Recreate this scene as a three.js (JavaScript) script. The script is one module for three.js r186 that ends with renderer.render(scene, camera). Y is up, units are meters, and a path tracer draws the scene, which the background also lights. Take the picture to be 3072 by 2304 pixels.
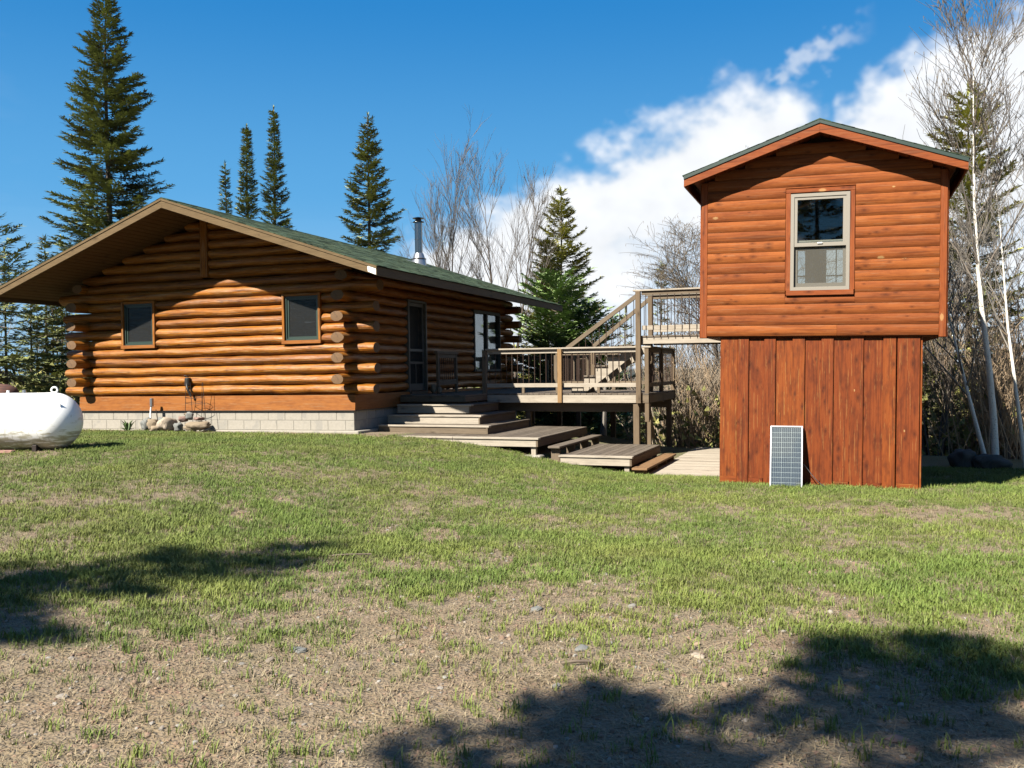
import * as THREE from 'three';
import { mergeGeometries, toCreasedNormals, mergeVertices } from 'three/addons/utils/BufferGeometryUtils.js';
import { createNoise2D, createNoise3D } from 'simplex-noise';

// ---------------------------------------------------------------- camera, sky, sun, exposure
const scene = new THREE.Scene();
const camera = new THREE.PerspectiveCamera(44.72, 4 / 3, 0.1, 3000);
camera.position.set(9.35, 1.196, 16.66);
camera.rotation.order = 'YXZ';
const YAW = 19.69 * Math.PI / 180;
camera.rotation.set(-0.015, YAW, -0.010);

const renderer = new THREE.WebGLRenderer({ antialias: true });
renderer.setSize(1024, 768);
renderer.toneMapping = THREE.LinearToneMapping;
renderer.toneMappingExposure = 3.2;
renderer.shadowMap.enabled = true;

const SUN = new THREE.Vector3(-0.43, 1.0, 1.0).normalize();
const sun = new THREE.DirectionalLight(new THREE.Color().setRGB(1.0, 0.93, 0.82), 5.0);
sun.position.copy(SUN).multiplyScalar(60);
sun.castShadow = true;
sun.shadow.radius = 1;
sun.shadow.mapSize.set(4096, 4096);
Object.assign(sun.shadow.camera, { left: -30, right: 30, top: 30, bottom: -30, near: 1, far: 160 });
scene.add(sun, sun.target);

// ---------------------------------------------------------------- random numbers and noise
function rng(seed) { let s = (seed * 2654435761) >>> 0; return () => { s = (s + 0x6d2b79f5) | 0; let t = Math.imul(s ^ (s >>> 15), 1 | s); t = (t + Math.imul(t ^ (t >>> 7), 61 | t)) ^ t; return ((t ^ (t >>> 14)) >>> 0) / 4294967296; }; }
const n2 = createNoise2D(rng(11)), n3 = createNoise3D(rng(12));
const clamp = (x, a = 0, b = 1) => Math.min(b, Math.max(a, x));
const S = (a, b, x) => { const t = clamp((x - a) / (b - a)); return t * t * (3 - 2 * t); };
const lerp = (a, b, t) => a + (b - a) * t;
const mix3 = (a, b, t) => [lerp(a[0], b[0], t), lerp(a[1], b[1], t), lerp(a[2], b[2], t)];
const fbm = (x, y, o = 4) => { let s = 0, a = 0.5; for (let i = 0; i < o; i++) { s += a * n2(x, y); x = x * 2.03 + 17.3; y = y * 2.03 - 9.1; a *= 0.5; } return s; };
const fbm3 = (x, y, z, o = 4) => { let s = 0, a = 0.5; for (let i = 0; i < o; i++) { s += a * n3(x, y, z); x = x * 2.03 + 7.3; y = y * 2.03 - 4.1; z = z * 2.03 + 1.7; a *= 0.5; } return s; };

// ---------------------------------------------------------------- the sky: blue air and a bank of cumulus rising from the west to the north
{
  const W = 3584, H = 1792, data = new Float32Array(W * H * 4);
  const ry = [Math.cos(YAW), -Math.sin(YAW)], fw = [-Math.sin(YAW), -Math.cos(YAW)];
  const interp = (tab, x) => { if (x <= tab[0][0]) return tab[0][1]; for (let i = 1; i < tab.length; i++) if (x < tab[i][0]) return lerp(tab[i - 1][1], tab[i][1], (x - tab[i - 1][0]) / (tab[i][0] - tab[i - 1][0])); return tab[tab.length - 1][1]; };
  // upper edges of the two cloud banks: azimuth in degrees from the view axis, elevation in degrees
  const bank1 = [[-18, 1], [-11, 4.6], [-7, 7.0], [-3, 9.4], [0, 11.0], [2, 11.2], [4, 12.1], [7, 13.5], [9.5, 14.8], [12, 15.8], [14.5, 16.6], [17, 16.0], [19, 13.5], [20, 9], [22, 4]];
  const bank2 = [[17.5, 6], [18.6, 12.5], [19.2, 14.2], [20.8, 15.6], [23, 16.4], [26, 17.6], [27.6, 18.5], [29, 19.2], [34, 21.5], [44, 25], [58, 22], [70, 14], [84, 5]];
  const topC = [0.0073, 0.074, 0.194], midC = [0.041, 0.137, 0.254], lowC = [0.122, 0.205, 0.281], zenC = [0.005, 0.042, 0.13];
  for (let j = 0; j < H; j++) {
    const el = ((j + 0.5) / H - 0.5) * Math.PI, y = Math.sin(el), ce = Math.cos(el), ed = el * 180 / Math.PI;
    let base = ed < 0 ? [0.048, 0.052, 0.047] : ed < 9 ? mix3(lowC, midC, S(0, 11, ed)) : mix3(midC, topC, S(5, 22, ed));
    if (ed >= 9) base = mix3(mix3(lowC, midC, S(0, 11, ed)), topC, S(7, 24, ed));
    if (ed > 20) base = mix3(base, zenC, S(20, 60, ed));
    if (ed < 0) base = mix3(lowC, [0.048, 0.052, 0.047], S(0, 4, -ed));
    for (let i = 0; i < W; i++) {
      const az = ((i + 0.5) / W - 0.5) * 2 * Math.PI, x = Math.cos(az) * ce, z = Math.sin(az) * ce;
      let c = base;
      if (ed > -1 && ed < 75) {
        const a = Math.atan2(x * ry[0] + z * ry[1], x * fw[0] + z * fw[1]) * 180 / Math.PI;
        let alpha = 0, shade = 1;
        if (a > -20 && a < 86 && (ed < 27.5)) {
          const q = fbm3(x * 9, y * 14, z * 9, 5), q2 = fbm3(x * 26 + 4, y * 34, z * 26, 4), q3 = fbm3(x * 70, y * 80, z * 70 + 3, 3);
          const e1 = interp(bank1, a), e2 = interp(bank2, a);
          const d1 = (e1 - ed) * 0.42 + q * 0.95 + q2 * 0.38 + q3 * 0.12, lo1 = interp([[-16, -2], [2, 1], [8, 5.5], [14, 9.5], [19, 9.5]], a);
          const d2 = (e2 - ed) * 0.42 + q * 0.9 + q2 * 0.45 + q3 * 0.15;
          const a1 = S(-0.35, 0.85, d1) * lerp(1, 0.5, S(lo1 + 2.5, lo1 - 3, ed + q * 4)), a2 = S(-0.35, 0.85, d2) * lerp(1, 0.6, S(9, 3, ed + q * 4));
          alpha = Math.max(a1, a2);
          // thin wisp above the gap
          const w = S(0.06, 0.55, 0.5 - Math.abs(ed - (16.6 + (a - 16) * 0.44)) * 0.45 + q2 * 0.5 + q3 * 0.3) * S(14.6, 16, a) * S(21.6, 18.5, a) * 0.5;
          const w2 = S(0.1, 0.9, 0.4 - Math.abs(ed - 21.6 - (a - 25) * 0.2) * 0.5 + q2) * S(23, 26, a) * S(44, 34, a) * 0.35;
          alpha = Math.max(alpha, w, w2);
          shade = 0.96 + 0.10 * q + 0.05 * q2;
        }
        const far = S(-26, -60, a) + S(84, 110, a);
        if (far > 0) {
          const k = 1.6 / (y + 0.25), q = fbm(x * k * 1.4 + 3, z * k * 1.4, 5) + 0.25 * fbm(x * k * 6, z * k * 6 + 9, 3);
          alpha = Math.max(alpha, far * S(0.16, 0.42, q) * 0.9); shade = 0.92 + 0.2 * q;
        }
        if (alpha > 0) c = mix3(base, [0.322 * shade, 0.328 * shade, 0.336 * shade], clamp(alpha) * 0.96);
      }
      const o = (j * W + i) * 4; data[o] = c[0]; data[o + 1] = c[1]; data[o + 2] = c[2]; data[o + 3] = 1;
    }
  }
  const t = new THREE.DataTexture(data, W, H, THREE.RGBAFormat, THREE.FloatType);
  t.mapping = THREE.EquirectangularReflectionMapping; t.magFilter = THREE.LinearFilter; t.needsUpdate = true;
  scene.background = t; scene.environment = t;
}

// ---------------------------------------------------------------- helpers: names, things, parts
const taken = new Map();
function numbered(name) { const k = taken.get(name) ?? 0; taken.set(name, k + 1); return k ? `${name}_${String(k).padStart(3, '0')}` : name; }
function tag(o, label, category, group, kind) { o.userData.label = label; if (category) o.userData.category = category; if (group) o.userData.group = group; if (kind) o.userData.kind = kind; return o; }
function thing(name, label, category, [x, y, z] = [0, 0, 0], group) { const o = new THREE.Group(); o.name = numbered(name); o.position.set(x, y, z); scene.add(o); return tag(o, label, category, group); }
function part(name, geo, mat, parent, x = 0, y = 0, z = 0) { const m = new THREE.Mesh(geo, mat); m.name = name; m.position.set(x, y, z); parent.add(m); return m; }
function single(name, geo, mat, label, category, pos = [0, 0, 0], group) { const m = new THREE.Mesh(geo, mat); m.name = numbered(name); m.position.set(...pos); scene.add(m); return tag(m, label, category, group); }
function sub(name, parent, x = 0, y = 0, z = 0) { const g = new THREE.Group(); g.name = name; g.position.set(x, y, z); parent.add(g); return g; }

// ---------------------------------------------------------------- helpers: geometry
const R0 = rng(5);
// uv in metres: u along the long axis, v across, from the way each face points
function reuv(g, long = null, off = true) {
  const p = g.attributes.position, n = g.attributes.normal, uv = new Float32Array(p.count * 2);
  g.computeBoundingBox(); const s = new THREE.Vector3(); g.boundingBox.getSize(s);
  const L = long ?? (s.x >= s.y && s.x >= s.z ? 0 : s.y >= s.z ? 1 : 2), ou = off ? R0() * 7 : 0, ov = off ? R0() * 3 : 0;
  for (let i = 0; i < p.count; i++) {
    const P = [p.getX(i), p.getY(i), p.getZ(i)], N = [Math.abs(n.getX(i)), Math.abs(n.getY(i)), Math.abs(n.getZ(i))];
    const d = N[0] > N[1] && N[0] > N[2] ? 0 : N[1] > N[2] ? 1 : 2, rest = [0, 1, 2].filter((k) => k !== d);
    const a = rest.includes(L) ? L : rest[0], b = rest.find((k) => k !== a);
    uv[2 * i] = P[a] + ou; uv[2 * i + 1] = P[b] + ov + d * 0.37;
  }
  g.setAttribute('uv', new THREE.BufferAttribute(uv, 2)); return g;
}
// box with chamfered edges, 44 triangles
function cbox(sx, sy, sz, c = 0.004, long = null) {
  c = Math.min(c, sx / 3, sy / 3, sz / 3);
  const h = [sx / 2, sy / 2, sz / 2], V = {}, pos = [];
  const key = (a, b, d, f) => `${a}${b}${d}${f}`;
  for (const a of [-1, 1]) for (const b of [-1, 1]) for (const d of [-1, 1]) for (const f of [0, 1, 2]) { const q = [a * (h[0] - (f === 0 ? 0 : c)), b * (h[1] - (f === 1 ? 0 : c)), d * (h[2] - (f === 2 ? 0 : c))]; V[key(a, b, d, f)] = q; }
  const tri = (A, B, D) => { const u = [B[0] - A[0], B[1] - A[1], B[2] - A[2]], w = [D[0] - A[0], D[1] - A[1], D[2] - A[2]], n = [u[1] * w[2] - u[2] * w[1], u[2] * w[0] - u[0] * w[2], u[0] * w[1] - u[1] * w[0]]; const m = n[0] * (A[0] + B[0] + D[0]) + n[1] * (A[1] + B[1] + D[1]) + n[2] * (A[2] + B[2] + D[2]); m >= 0 ? pos.push(...A, ...B, ...D) : pos.push(...A, ...D, ...B); };
  const quad = (A, B, C, D) => { tri(A, B, C); tri(A, C, D); };
  for (const f of [0, 1, 2]) for (const s of [-1, 1]) { const g = (u, v) => { const k = [0, 0, 0]; k[f] = s; k[(f + 1) % 3] = u; k[(f + 2) % 3] = v; return V[key(...k, f)]; }; quad(g(-1, -1), g(1, -1), g(1, 1), g(-1, 1)); }
  for (const f of [0, 1, 2]) { const f1 = (f + 1) % 3, f2 = (f + 2) % 3; for (const u of [-1, 1]) for (const v of [-1, 1]) { const g = (e, q) => { const k = [0, 0, 0]; k[f] = e; k[f1] = u; k[f2] = v; return V[key(...k, q)]; }; quad(g(-1, f1), g(1, f1), g(1, f2), g(-1, f2)); } }
  for (const a of [-1, 1]) for (const b of [-1, 1]) for (const d of [-1, 1]) tri(V[key(a, b, d, 0)], V[key(a, b, d, 1)], V[key(a, b, d, 2)]);
  const g = new THREE.BufferGeometry(); g.setAttribute('position', new THREE.Float32BufferAttribute(pos, 3)); g.computeVertexNormals();
  return reuv(g, long);
}
// a chamfered box given by its two corners
function bx(x0, x1, y0, y1, z0, z1, c = 0.004, long = null) { const g = cbox(x1 - x0, y1 - y0, z1 - z0, c, long); g.translate((x0 + x1) / 2, (y0 + y1) / 2, (z0 + z1) / 2); return g; }
function strip(g) { const o = g.index ? g.toNonIndexed() : g; for (const k of Object.keys(o.attributes)) if (!['position', 'normal', 'uv', 'color'].includes(k)) o.deleteAttribute(k); return o; }
const merge = (list) => mergeGeometries(list.map(strip), false);
function prism(pts, len, crease = 0.5) { // outline in x, y pushed along z by len
  const g = toCreasedNormals(new THREE.ExtrudeGeometry(new THREE.Shape(pts.map((p) => new THREE.Vector2(...p))), { depth: len, bevelEnabled: false, steps: 1 }), crease); return reuv(g);
}
function tube(pts, r, seg = 8, rad = 6, closed = false) { return new THREE.TubeGeometry(new THREE.CatmullRomCurve3(pts.map((p) => new THREE.Vector3(...p))), seg, r, rad, closed); }
// tapered limb through points, n sides; appends to arrays
function limb(P, Rr, n, pos, nor, uvs, vscale = 1) {
  const up = new THREE.Vector3(), t = new THREE.Vector3(), a = new THREE.Vector3(), b = new THREE.Vector3(), rings = []; let run = 0;
  for (let i = 0; i < P.length; i++) {
    t.copy(P[Math.min(i + 1, P.length - 1)]).sub(P[Math.max(i - 1, 0)]).normalize();
    up.set(Math.abs(t.y) > 0.9 ? 1 : 0, Math.abs(t.y) > 0.9 ? 0 : 1, 0); a.crossVectors(up, t).normalize(); b.crossVectors(t, a);
    if (i) run += P[i].distanceTo(P[i - 1]);
    const ring = []; for (let k = 0; k <= n; k++) { const q = k / n * Math.PI * 2, c = Math.cos(q), s = Math.sin(q); ring.push([P[i].x + (a.x * c + b.x * s) * Rr[i], P[i].y + (a.y * c + b.y * s) * Rr[i], P[i].z + (a.z * c + b.z * s) * Rr[i], a.x * c + b.x * s, a.y * c + b.y * s, a.z * c + b.z * s, k / n, run * vscale]); }
    rings.push(ring);
  }
  const put = (v) => { pos.push(v[0], v[1], v[2]); nor.push(v[3], v[4], v[5]); uvs.push(v[6], v[7]); };
  for (let i = 0; i + 1 < rings.length; i++) for (let k = 0; k < n; k++) { const A = rings[i][k], B = rings[i][k + 1], C = rings[i + 1][k], D = rings[i + 1][k + 1]; [A, B, C, B, D, C].forEach(put); }
}
function fromArrays(pos, nor, uvs, col) { const g = new THREE.BufferGeometry(); g.setAttribute('position', new THREE.Float32BufferAttribute(pos, 3)); if (nor) g.setAttribute('normal', new THREE.Float32BufferAttribute(nor, 3)); else g.computeVertexNormals(); if (uvs) g.setAttribute('uv', new THREE.Float32BufferAttribute(uvs, 2)); if (col) g.setAttribute('color', new THREE.Float32BufferAttribute(col, 3)); return g; }

// ---------------------------------------------------------------- helpers: computed textures
const toS = (x) => { x = clamp(x); return 255 * (x <= 0.0031308 ? 12.92 * x : 1.055 * Math.pow(x, 1 / 2.4) - 0.055); };
function tex(W, H, f, { mu = 1, mv = 1, wrap = THREE.MirroredRepeatWrapping, data = false } = {}) { // f(u, v in metres) gives linear rgb; mu x mv metres a tile
  const d = new Uint8Array(W * H * 4);
  for (let j = 0; j < H; j++) for (let i = 0; i < W; i++) { const c = f((i + 0.5) / W * mu, (j + 0.5) / H * mv), o = (j * W + i) * 4; for (let k = 0; k < 3; k++) d[o + k] = data ? clamp(c[k]) * 255 : toS(c[k]); d[o + 3] = 255; }
  const t = new THREE.DataTexture(d, W, H); t.wrapS = t.wrapT = wrap; t.magFilter = THREE.LinearFilter; t.minFilter = THREE.LinearMipmapLinearFilter; t.generateMipmaps = true; t.repeat.set(1 / mu, 1 / mv);
  if (!data) t.colorSpace = THREE.SRGBColorSpace; t.needsUpdate = true; return t;
}
function woodMaps({ base, dark, pale, worn, knots = 10, chips = 0, wornAmount = 0, streak = 0, blotch = 0.3, grain = 0.35, mu = 5, mv = 1.4, seed = 1, W = 1024, H = 512, fine = 60 }) {
  const r = rng(seed * 77 + 3), K = []; for (let i = 0; i < knots; i++) K.push([r() * mu, r() * mv, 0.008 + r() * 0.016, r() < chips]);
  const o = seed * 31.7, height = new Float32Array(W * H); let at = 0;
  const col = tex(W, H, (u, v) => {
    let bend = 0, kn = 0, chip = 0;
    for (const [ku, kv, kr, pl] of K) { const dv = v - kv; if (dv > kr * 5 || dv < -kr * 5) continue; const du = (u - ku) / 2.1, d = Math.hypot(du, dv); if (d < kr * 5) { bend += Math.sign(dv) * kr * 0.7 * Math.exp(-d / kr / 1.4); const e = d + n2(u * 90, v * 90) * kr * 0.3; if (e < kr) pl ? (chip = 1) : (kn = Math.max(kn, 1 - e / kr * 0.6)); else if (e < kr * 1.7 && !pl) kn = Math.max(kn, 0.3); } }
    const vv = v - bend, g = n2(u * 1.1 + o, vv * fine) * 0.55 + n2(u * 3.5 + o, vv * fine * 2.2) * 0.3 + n2(u * 14, vv * fine * 3) * 0.15, bl = fbm(u * 1.3 + o, v * 6 - o, 3), bl2 = fbm(u * 6 - o, v * 14 + o, 2);
    let c = mix3(base, dark, clamp(0.5 * grain * (g + 0.6) + blotch * (bl * 0.9 + bl2 * 0.5)));
    c = mix3(c, pale, clamp((-g - 0.15) * grain * 0.9 - bl * blotch * 0.4));
    if (wornAmount) { const w = S(0.92 - wornAmount, 1.06 - wornAmount, 0.5 + fbm(u * 0.8 - o, vv * 22, 4) * 0.8 + g * 0.6); c = mix3(c, worn, w * 0.5); }
    if (streak) c = mix3(c, dark.map((x) => x * 0.55), S(0.22, 0.5, fbm(u * 0.55 + o, vv * 15 - o, 4) + g * 0.12) * streak);
    if (kn) c = mix3(c, dark.map((x) => x * 0.5), kn * 0.8);
    if (chip) c = mix3(c, [0.62, 0.38, 0.16], 0.85);
    height[at++] = 0.55 + g * 0.35 - kn * 0.2; return c;
  }, { mu, mv });
  let b = 0; const bump = tex(W, H, () => { const h = height[b++]; return [h, h, h]; }, { mu, mv, data: true });
  return { map: col, bumpMap: bump };
}
const ALBEDO = 0.46; // calibration of all base colours against the exposure
const std = (o) => { const m = new THREE.MeshStandardMaterial({ roughness: 0.8, ...o }); m.color.multiplyScalar(ALBEDO); return m; };
const woody = (o) => { const m = new THREE.MeshPhysicalMaterial({ roughness: 0.8, specularIntensity: 0.35, ...o }); m.color.multiplyScalar(ALBEDO); return m; };
const lin = (r, g, b) => new THREE.Color().setRGB(r, g, b);

// ---------------------------------------------------------------- materials
const M = {};
{
  const log = woodMaps({ base: [0.50, 0.178, 0.014], dark: [0.17, 0.046, 0.006], pale: [0.62, 0.28, 0.035], worn: [0.56, 0.34, 0.15], knots: 26, wornAmount: 0.26, streak: 0.75, W: 2048, blotch: 0.6, grain: 0.7, mu: 6, mv: 1.5, seed: 1, fine: 38 });
  M.log = woody({ ...log, bumpScale: 0.012, roughness: 0.44, specularIntensity: 0.6 });
  const log2 = woodMaps({ base: [0.43, 0.145, 0.012], dark: [0.17, 0.045, 0.006], pale: [0.55, 0.22, 0.028], worn: [0.50, 0.30, 0.14], knots: 24, wornAmount: 0.30, streak: 0.8, W: 2048, blotch: 0.6, grain: 0.7, mu: 6, mv: 1.5, seed: 2, fine: 34 });
  M.log2 = woody({ ...log2, bumpScale: 0.012, roughness: 0.62 });
  M.logs = [M.log, M.log2, woody({ ...log, color: lin(0.70, 0.64, 0.62), bumpScale: 0.012, roughness: 0.44, specularIntensity: 0.6 }), woody({ ...log2, color: lin(1.12, 1.15, 1.1), bumpScale: 0.012, roughness: 0.44, specularIntensity: 0.6 })];
  const skm = woodMaps({ base: [0.40, 0.14, 0.026], dark: [0.22, 0.065, 0.012], pale: [0.50, 0.21, 0.05], worn: [0.42, 0.24, 0.11], knots: 8, wornAmount: 0.1, blotch: 0.6, grain: 0.45, mu: 8, mv: 1.5, seed: 3, fine: 30 });
  M.skirt = woody({ ...skm, bumpScale: 0.003, roughness: 0.6 });
  M.end = std({ map: tex(256, 256, (u, v) => { const x = u - 0.15, y = v - 0.15, r = Math.hypot(x, y) + n2(u * 12, v * 12) * 0.006, ring = Math.sin(r * 330 + n2(u * 6, v * 6) * 2), cr = S(0.012, 0.0, Math.abs(Math.atan2(y, x) - 0.8 + n2(r * 20, 3) * 0.2) * r); return mix3(mix3([0.25, 0.14, 0.06], [0.15, 0.078, 0.032], ring * 0.35 + 0.4 + fbm(u * 20, v * 20, 2) * 0.5), [0.05, 0.03, 0.02], cr * 0.7); }, { mu: 0.3, mv: 0.3 }), roughness: 0.85 });
  const sid = woodMaps({ base: [0.365, 0.100, 0.021], dark: [0.17, 0.038, 0.009], pale: [0.47, 0.160, 0.036], worn: [0.40, 0.165, 0.07], knots: 150, chips: 0.16, wornAmount: 0.16, streak: 0.45, W: 2048, blotch: 0.5, grain: 0.55, mu: 6, mv: 1.7, seed: 4, fine: 44 });
  M.siding = woody({ ...sid, bumpScale: 0.0025, roughness: 0.8 });
  const barn = woodMaps({ base: [0.265, 0.056, 0.010], dark: [0.095, 0.019, 0.005], pale: [0.35, 0.100, 0.019], worn: [0.46, 0.20, 0.06], knots: 110, chips: 0.05, wornAmount: 0.06, streak: 0.4, blotch: 0.7, grain: 0.55, W: 2048, mu: 6, mv: 2.2, seed: 6, fine: 30 });
  M.sidings = [M.siding, woody({ ...sid, color: lin(0.88, 0.85, 0.85), bumpScale: 0.0025, roughness: 0.8 }), woody({ ...sid, color: lin(1.1, 1.14, 1.1), bumpScale: 0.0025, roughness: 0.8 })];
  M.barn = woody({ ...barn, bumpScale: 0.003, roughness: 0.68 });
  M.barn2 = woody({ ...barn, color: lin(1.2, 1.32, 1.2), bumpScale: 0.003, roughness: 0.66 });
  const grey = woodMaps({ base: [0.59, 0.525, 0.435], dark: [0.32, 0.27, 0.215], pale: [0.74, 0.675, 0.575], worn: [0.48, 0.445, 0.39], knots: 26, wornAmount: 0.12, blotch: 0.4, grain: 0.5, mu: 5, mv: 1.4, seed: 8, fine: 46 });
  M.pale = woody({ ...grey, color: lin(0.98, 0.97, 0.94), bumpScale: 0.003, roughness: 0.8 });
  M.pale2 = woody({ ...grey, color: lin(0.74, 0.72, 0.68), bumpScale: 0.003 });
  M.deck = woody({ ...grey, color: lin(0.40, 0.37, 0.345), bumpScale: 0.004, roughness: 0.75 });
  M.deck2 = woody({ ...grey, color: lin(0.32, 0.295, 0.275), bumpScale: 0.004, roughness: 0.75 });
  M.frame = woody({ ...grey, color: lin(0.42, 0.365, 0.30), bumpScale: 0.003 });
  M.tanpost = woody({ ...grey, color: lin(0.72, 0.50, 0.28), bumpScale: 0.003 });
  M.post = woody({ ...grey, color: lin(0.40, 0.33, 0.255), bumpScale: 0.003 });
  M.tread = woody({ ...grey, color: lin(0.60, 0.40, 0.24), bumpScale: 0.003 });
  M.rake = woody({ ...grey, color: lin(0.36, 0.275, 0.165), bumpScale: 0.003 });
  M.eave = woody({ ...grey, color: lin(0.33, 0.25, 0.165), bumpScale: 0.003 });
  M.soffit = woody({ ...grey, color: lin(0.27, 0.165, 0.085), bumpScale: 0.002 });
  M.dimwood = std({ ...grey, color: lin(0.22, 0.14, 0.08) });
  M.shedtrim = woody({ ...sid, color: lin(0.98, 0.86, 0.8), bumpScale: 0.002, roughness: 0.62 });
  M.block = std({ map: tex(512, 512, (u, v) => { const q = 0.5 + fbm(u * 9, v * 9, 4) * 0.5, g = n2(u * 130, v * 130) * 0.5 + n2(u * 300, v * 300) * 0.3, st = S(0.2, 0.5, fbm(u * 2.2 + 9, v * 1.3, 4)); return mix3(mix3([0.52, 0.48, 0.41], [0.43, 0.40, 0.335], clamp(q + g * 0.3)), [0.33, 0.32, 0.29], st * 0.5); }, { mu: 3, mv: 3 }), roughness: 0.95 });
  M.mortar = std({ color: lin(0.36, 0.34, 0.29), roughness: 1 });
  const sh = (a, b, c) => tex(512, 512, (u, v) => { const g = n2(u * 90, v * 90) * 0.5 + n2(u * 220, v * 220) * 0.5, q = fbm(u * 1.4, v * 1.4, 3); return mix3(mix3(a, b, clamp(0.5 + g * 0.7)), c, clamp(q * 0.5 + 0.2)); }, { mu: 2, mv: 2 });
  M.shingle = woody({ specularIntensity: 0.1, map: sh([0.105, 0.150, 0.095], [0.035, 0.060, 0.038], [0.12, 0.155, 0.10]), vertexColors: true, roughness: 0.95 });
  M.green = std({ color: lin(0.022, 0.052, 0.038), roughness: 0.45 });
  M.taupe = std({ color: lin(0.36, 0.325, 0.265), roughness: 0.55 });
  M.darkframe = std({ color: lin(0.06, 0.065, 0.05), roughness: 0.6 });
  M.doorframe = std({ color: lin(0.12, 0.12, 0.10), roughness: 0.6 });
  M.black = std({ color: lin(0.012, 0.012, 0.012), roughness: 0.55 });
  M.wire = std({ color: lin(0.05, 0.035, 0.028), roughness: 0.6, metalness: 0.4 });
  M.spindle = std({ color: lin(0.085, 0.05, 0.034), roughness: 0.5, metalness: 0.3 });
  M.glass = new THREE.MeshPhysicalMaterial({ color: lin(0.9, 0.93, 0.92), roughness: 0.02, transmission: 1, thickness: 0, ior: 1.5 });
  M.screen = std({ color: lin(0.20, 0.19, 0.155), roughness: 0.9, transparent: true, opacity: 0.5, side: THREE.DoubleSide });
  M.darkscreen = std({ color: lin(0.012, 0.013, 0.012), roughness: 1, transparent: true, opacity: 0.6, side: THREE.DoubleSide });
  M.steel = std({ color: lin(0.48, 0.47, 0.46), roughness: 0.2, metalness: 1 });
  M.galv = std({ color: lin(0.66, 0.67, 0.69), roughness: 0.32, metalness: 0.85 });
  M.seal = std({ color: lin(0.03, 0.03, 0.03), roughness: 0.7 });
  M.alu = std({ color: lin(0.74, 0.75, 0.77), roughness: 0.35, metalness: 0.6 });
  M.cell = std({ map: tex(128, 64, (u, v) => { const bus = Math.min(...[0.2, 0.4, 0.6, 0.8].map((k) => Math.abs(u - k))) < 0.016, f = n2(u * 9, v * 7) * 0.15; return bus ? [0.42, 0.44, 0.47] : [0.022 + f * 0.01, 0.030 + f * 0.015, 0.060 + f * 0.02]; }, { wrap: THREE.RepeatWrapping }), roughness: 0.3 });
  M.backsheet = std({ color: lin(0.62, 0.64, 0.67), roughness: 0.5 });
  M.tank = std({ map: tex(1024, 512, (u, v) => { // u along the tank, v from the underside (0) round to the top (1)
    const dirt = S(0.30, 0.62, 0.78 - v * 1.55 + fbm(u * 7, v * 14, 5) * 0.8), str = S(0.35, 0.6, fbm(u * 26, v * 3 + 4, 3) + 0.28 - v * 0.5), sp = S(0.52, 0.62, fbm(u * 46, v * 60, 3)) * S(0.75, 0.35, v);
    let c = mix3([0.95, 0.96, 0.94], [0.42, 0.38, 0.25], dirt * 0.8); c = mix3(c, [0.34, 0.30, 0.20], str * 0.35); c = mix3(c, [0.16, 0.15, 0.10], sp * 0.8); return c; }), color: lin(1.65, 1.65, 1.65), roughness: 0.42 });
  M.white = std({ color: lin(1.3, 1.32, 1.3), roughness: 0.45 });
  M.rust = std({ map: tex(256, 256, (u, v) => mix3([0.20, 0.075, 0.045], [0.10, 0.05, 0.04], clamp(0.5 + fbm(u * 8, v * 8, 4))), {}), roughness: 0.85 });
  M.bark = std({ map: tex(256, 512, (u, v) => { const q = fbm(u * 8, v * 5, 4), s = n2(u * 22, v * 7) * 0.5 + n2(u * 40, v * 26) * 0.4; return mix3([0.22, 0.175, 0.14], [0.085, 0.065, 0.052], clamp(0.5 + q * 0.5 + s * 0.5)); }, { mu: 1, mv: 2 }), roughness: 0.95 });
  M.twig = std({ color: lin(0.22, 0.17, 0.125), roughness: 0.9 });
  M.greytwig = std({ color: lin(0.215, 0.18, 0.145), roughness: 0.9 });
  M.birch = std({ map: tex(256, 1024, (u, v) => { const l = S(0.56, 0.68, n2(u * 5 + 3, v * 30) * 0.7 + n2(u * 16, v * 60) * 0.4), big = S(0.60, 0.72, fbm(u * 3 + 1, v * 4.5, 3) * 0.9 + n2(u * 9, v * 24) * 0.35), w = fbm(u * 4, v * 3, 3); let c = mix3([1.0, 0.97, 0.90], [0.82, 0.76, 0.67], clamp(0.4 + w)); c = mix3(c, [0.07, 0.055, 0.045], Math.max(l * 0.8, big * 0.9)); return c; }, { mu: 1, mv: 3 }), color: lin(1.35, 1.33, 1.28), roughness: 0.75 });
  M.birchdark = std({ map: M.birch.map, color: lin(0.34, 0.32, 0.30), roughness: 0.85 });
  M.needles = std({ color: lin(1.3, 1.3, 1.3), vertexColors: true, roughness: 0.85, side: THREE.DoubleSide });
  M.rock = (c, s) => std({ map: tex(128, 128, (u, v) => { const q = fbm(u * 6 + s, v * 6, 4), g = n2(u * 40 + s, v * 40); return mix3(c, c.map((x) => x * 0.5), clamp(0.35 + q * 0.8 + g * 0.25)); }, {}), roughness: 0.92 });
}

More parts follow.
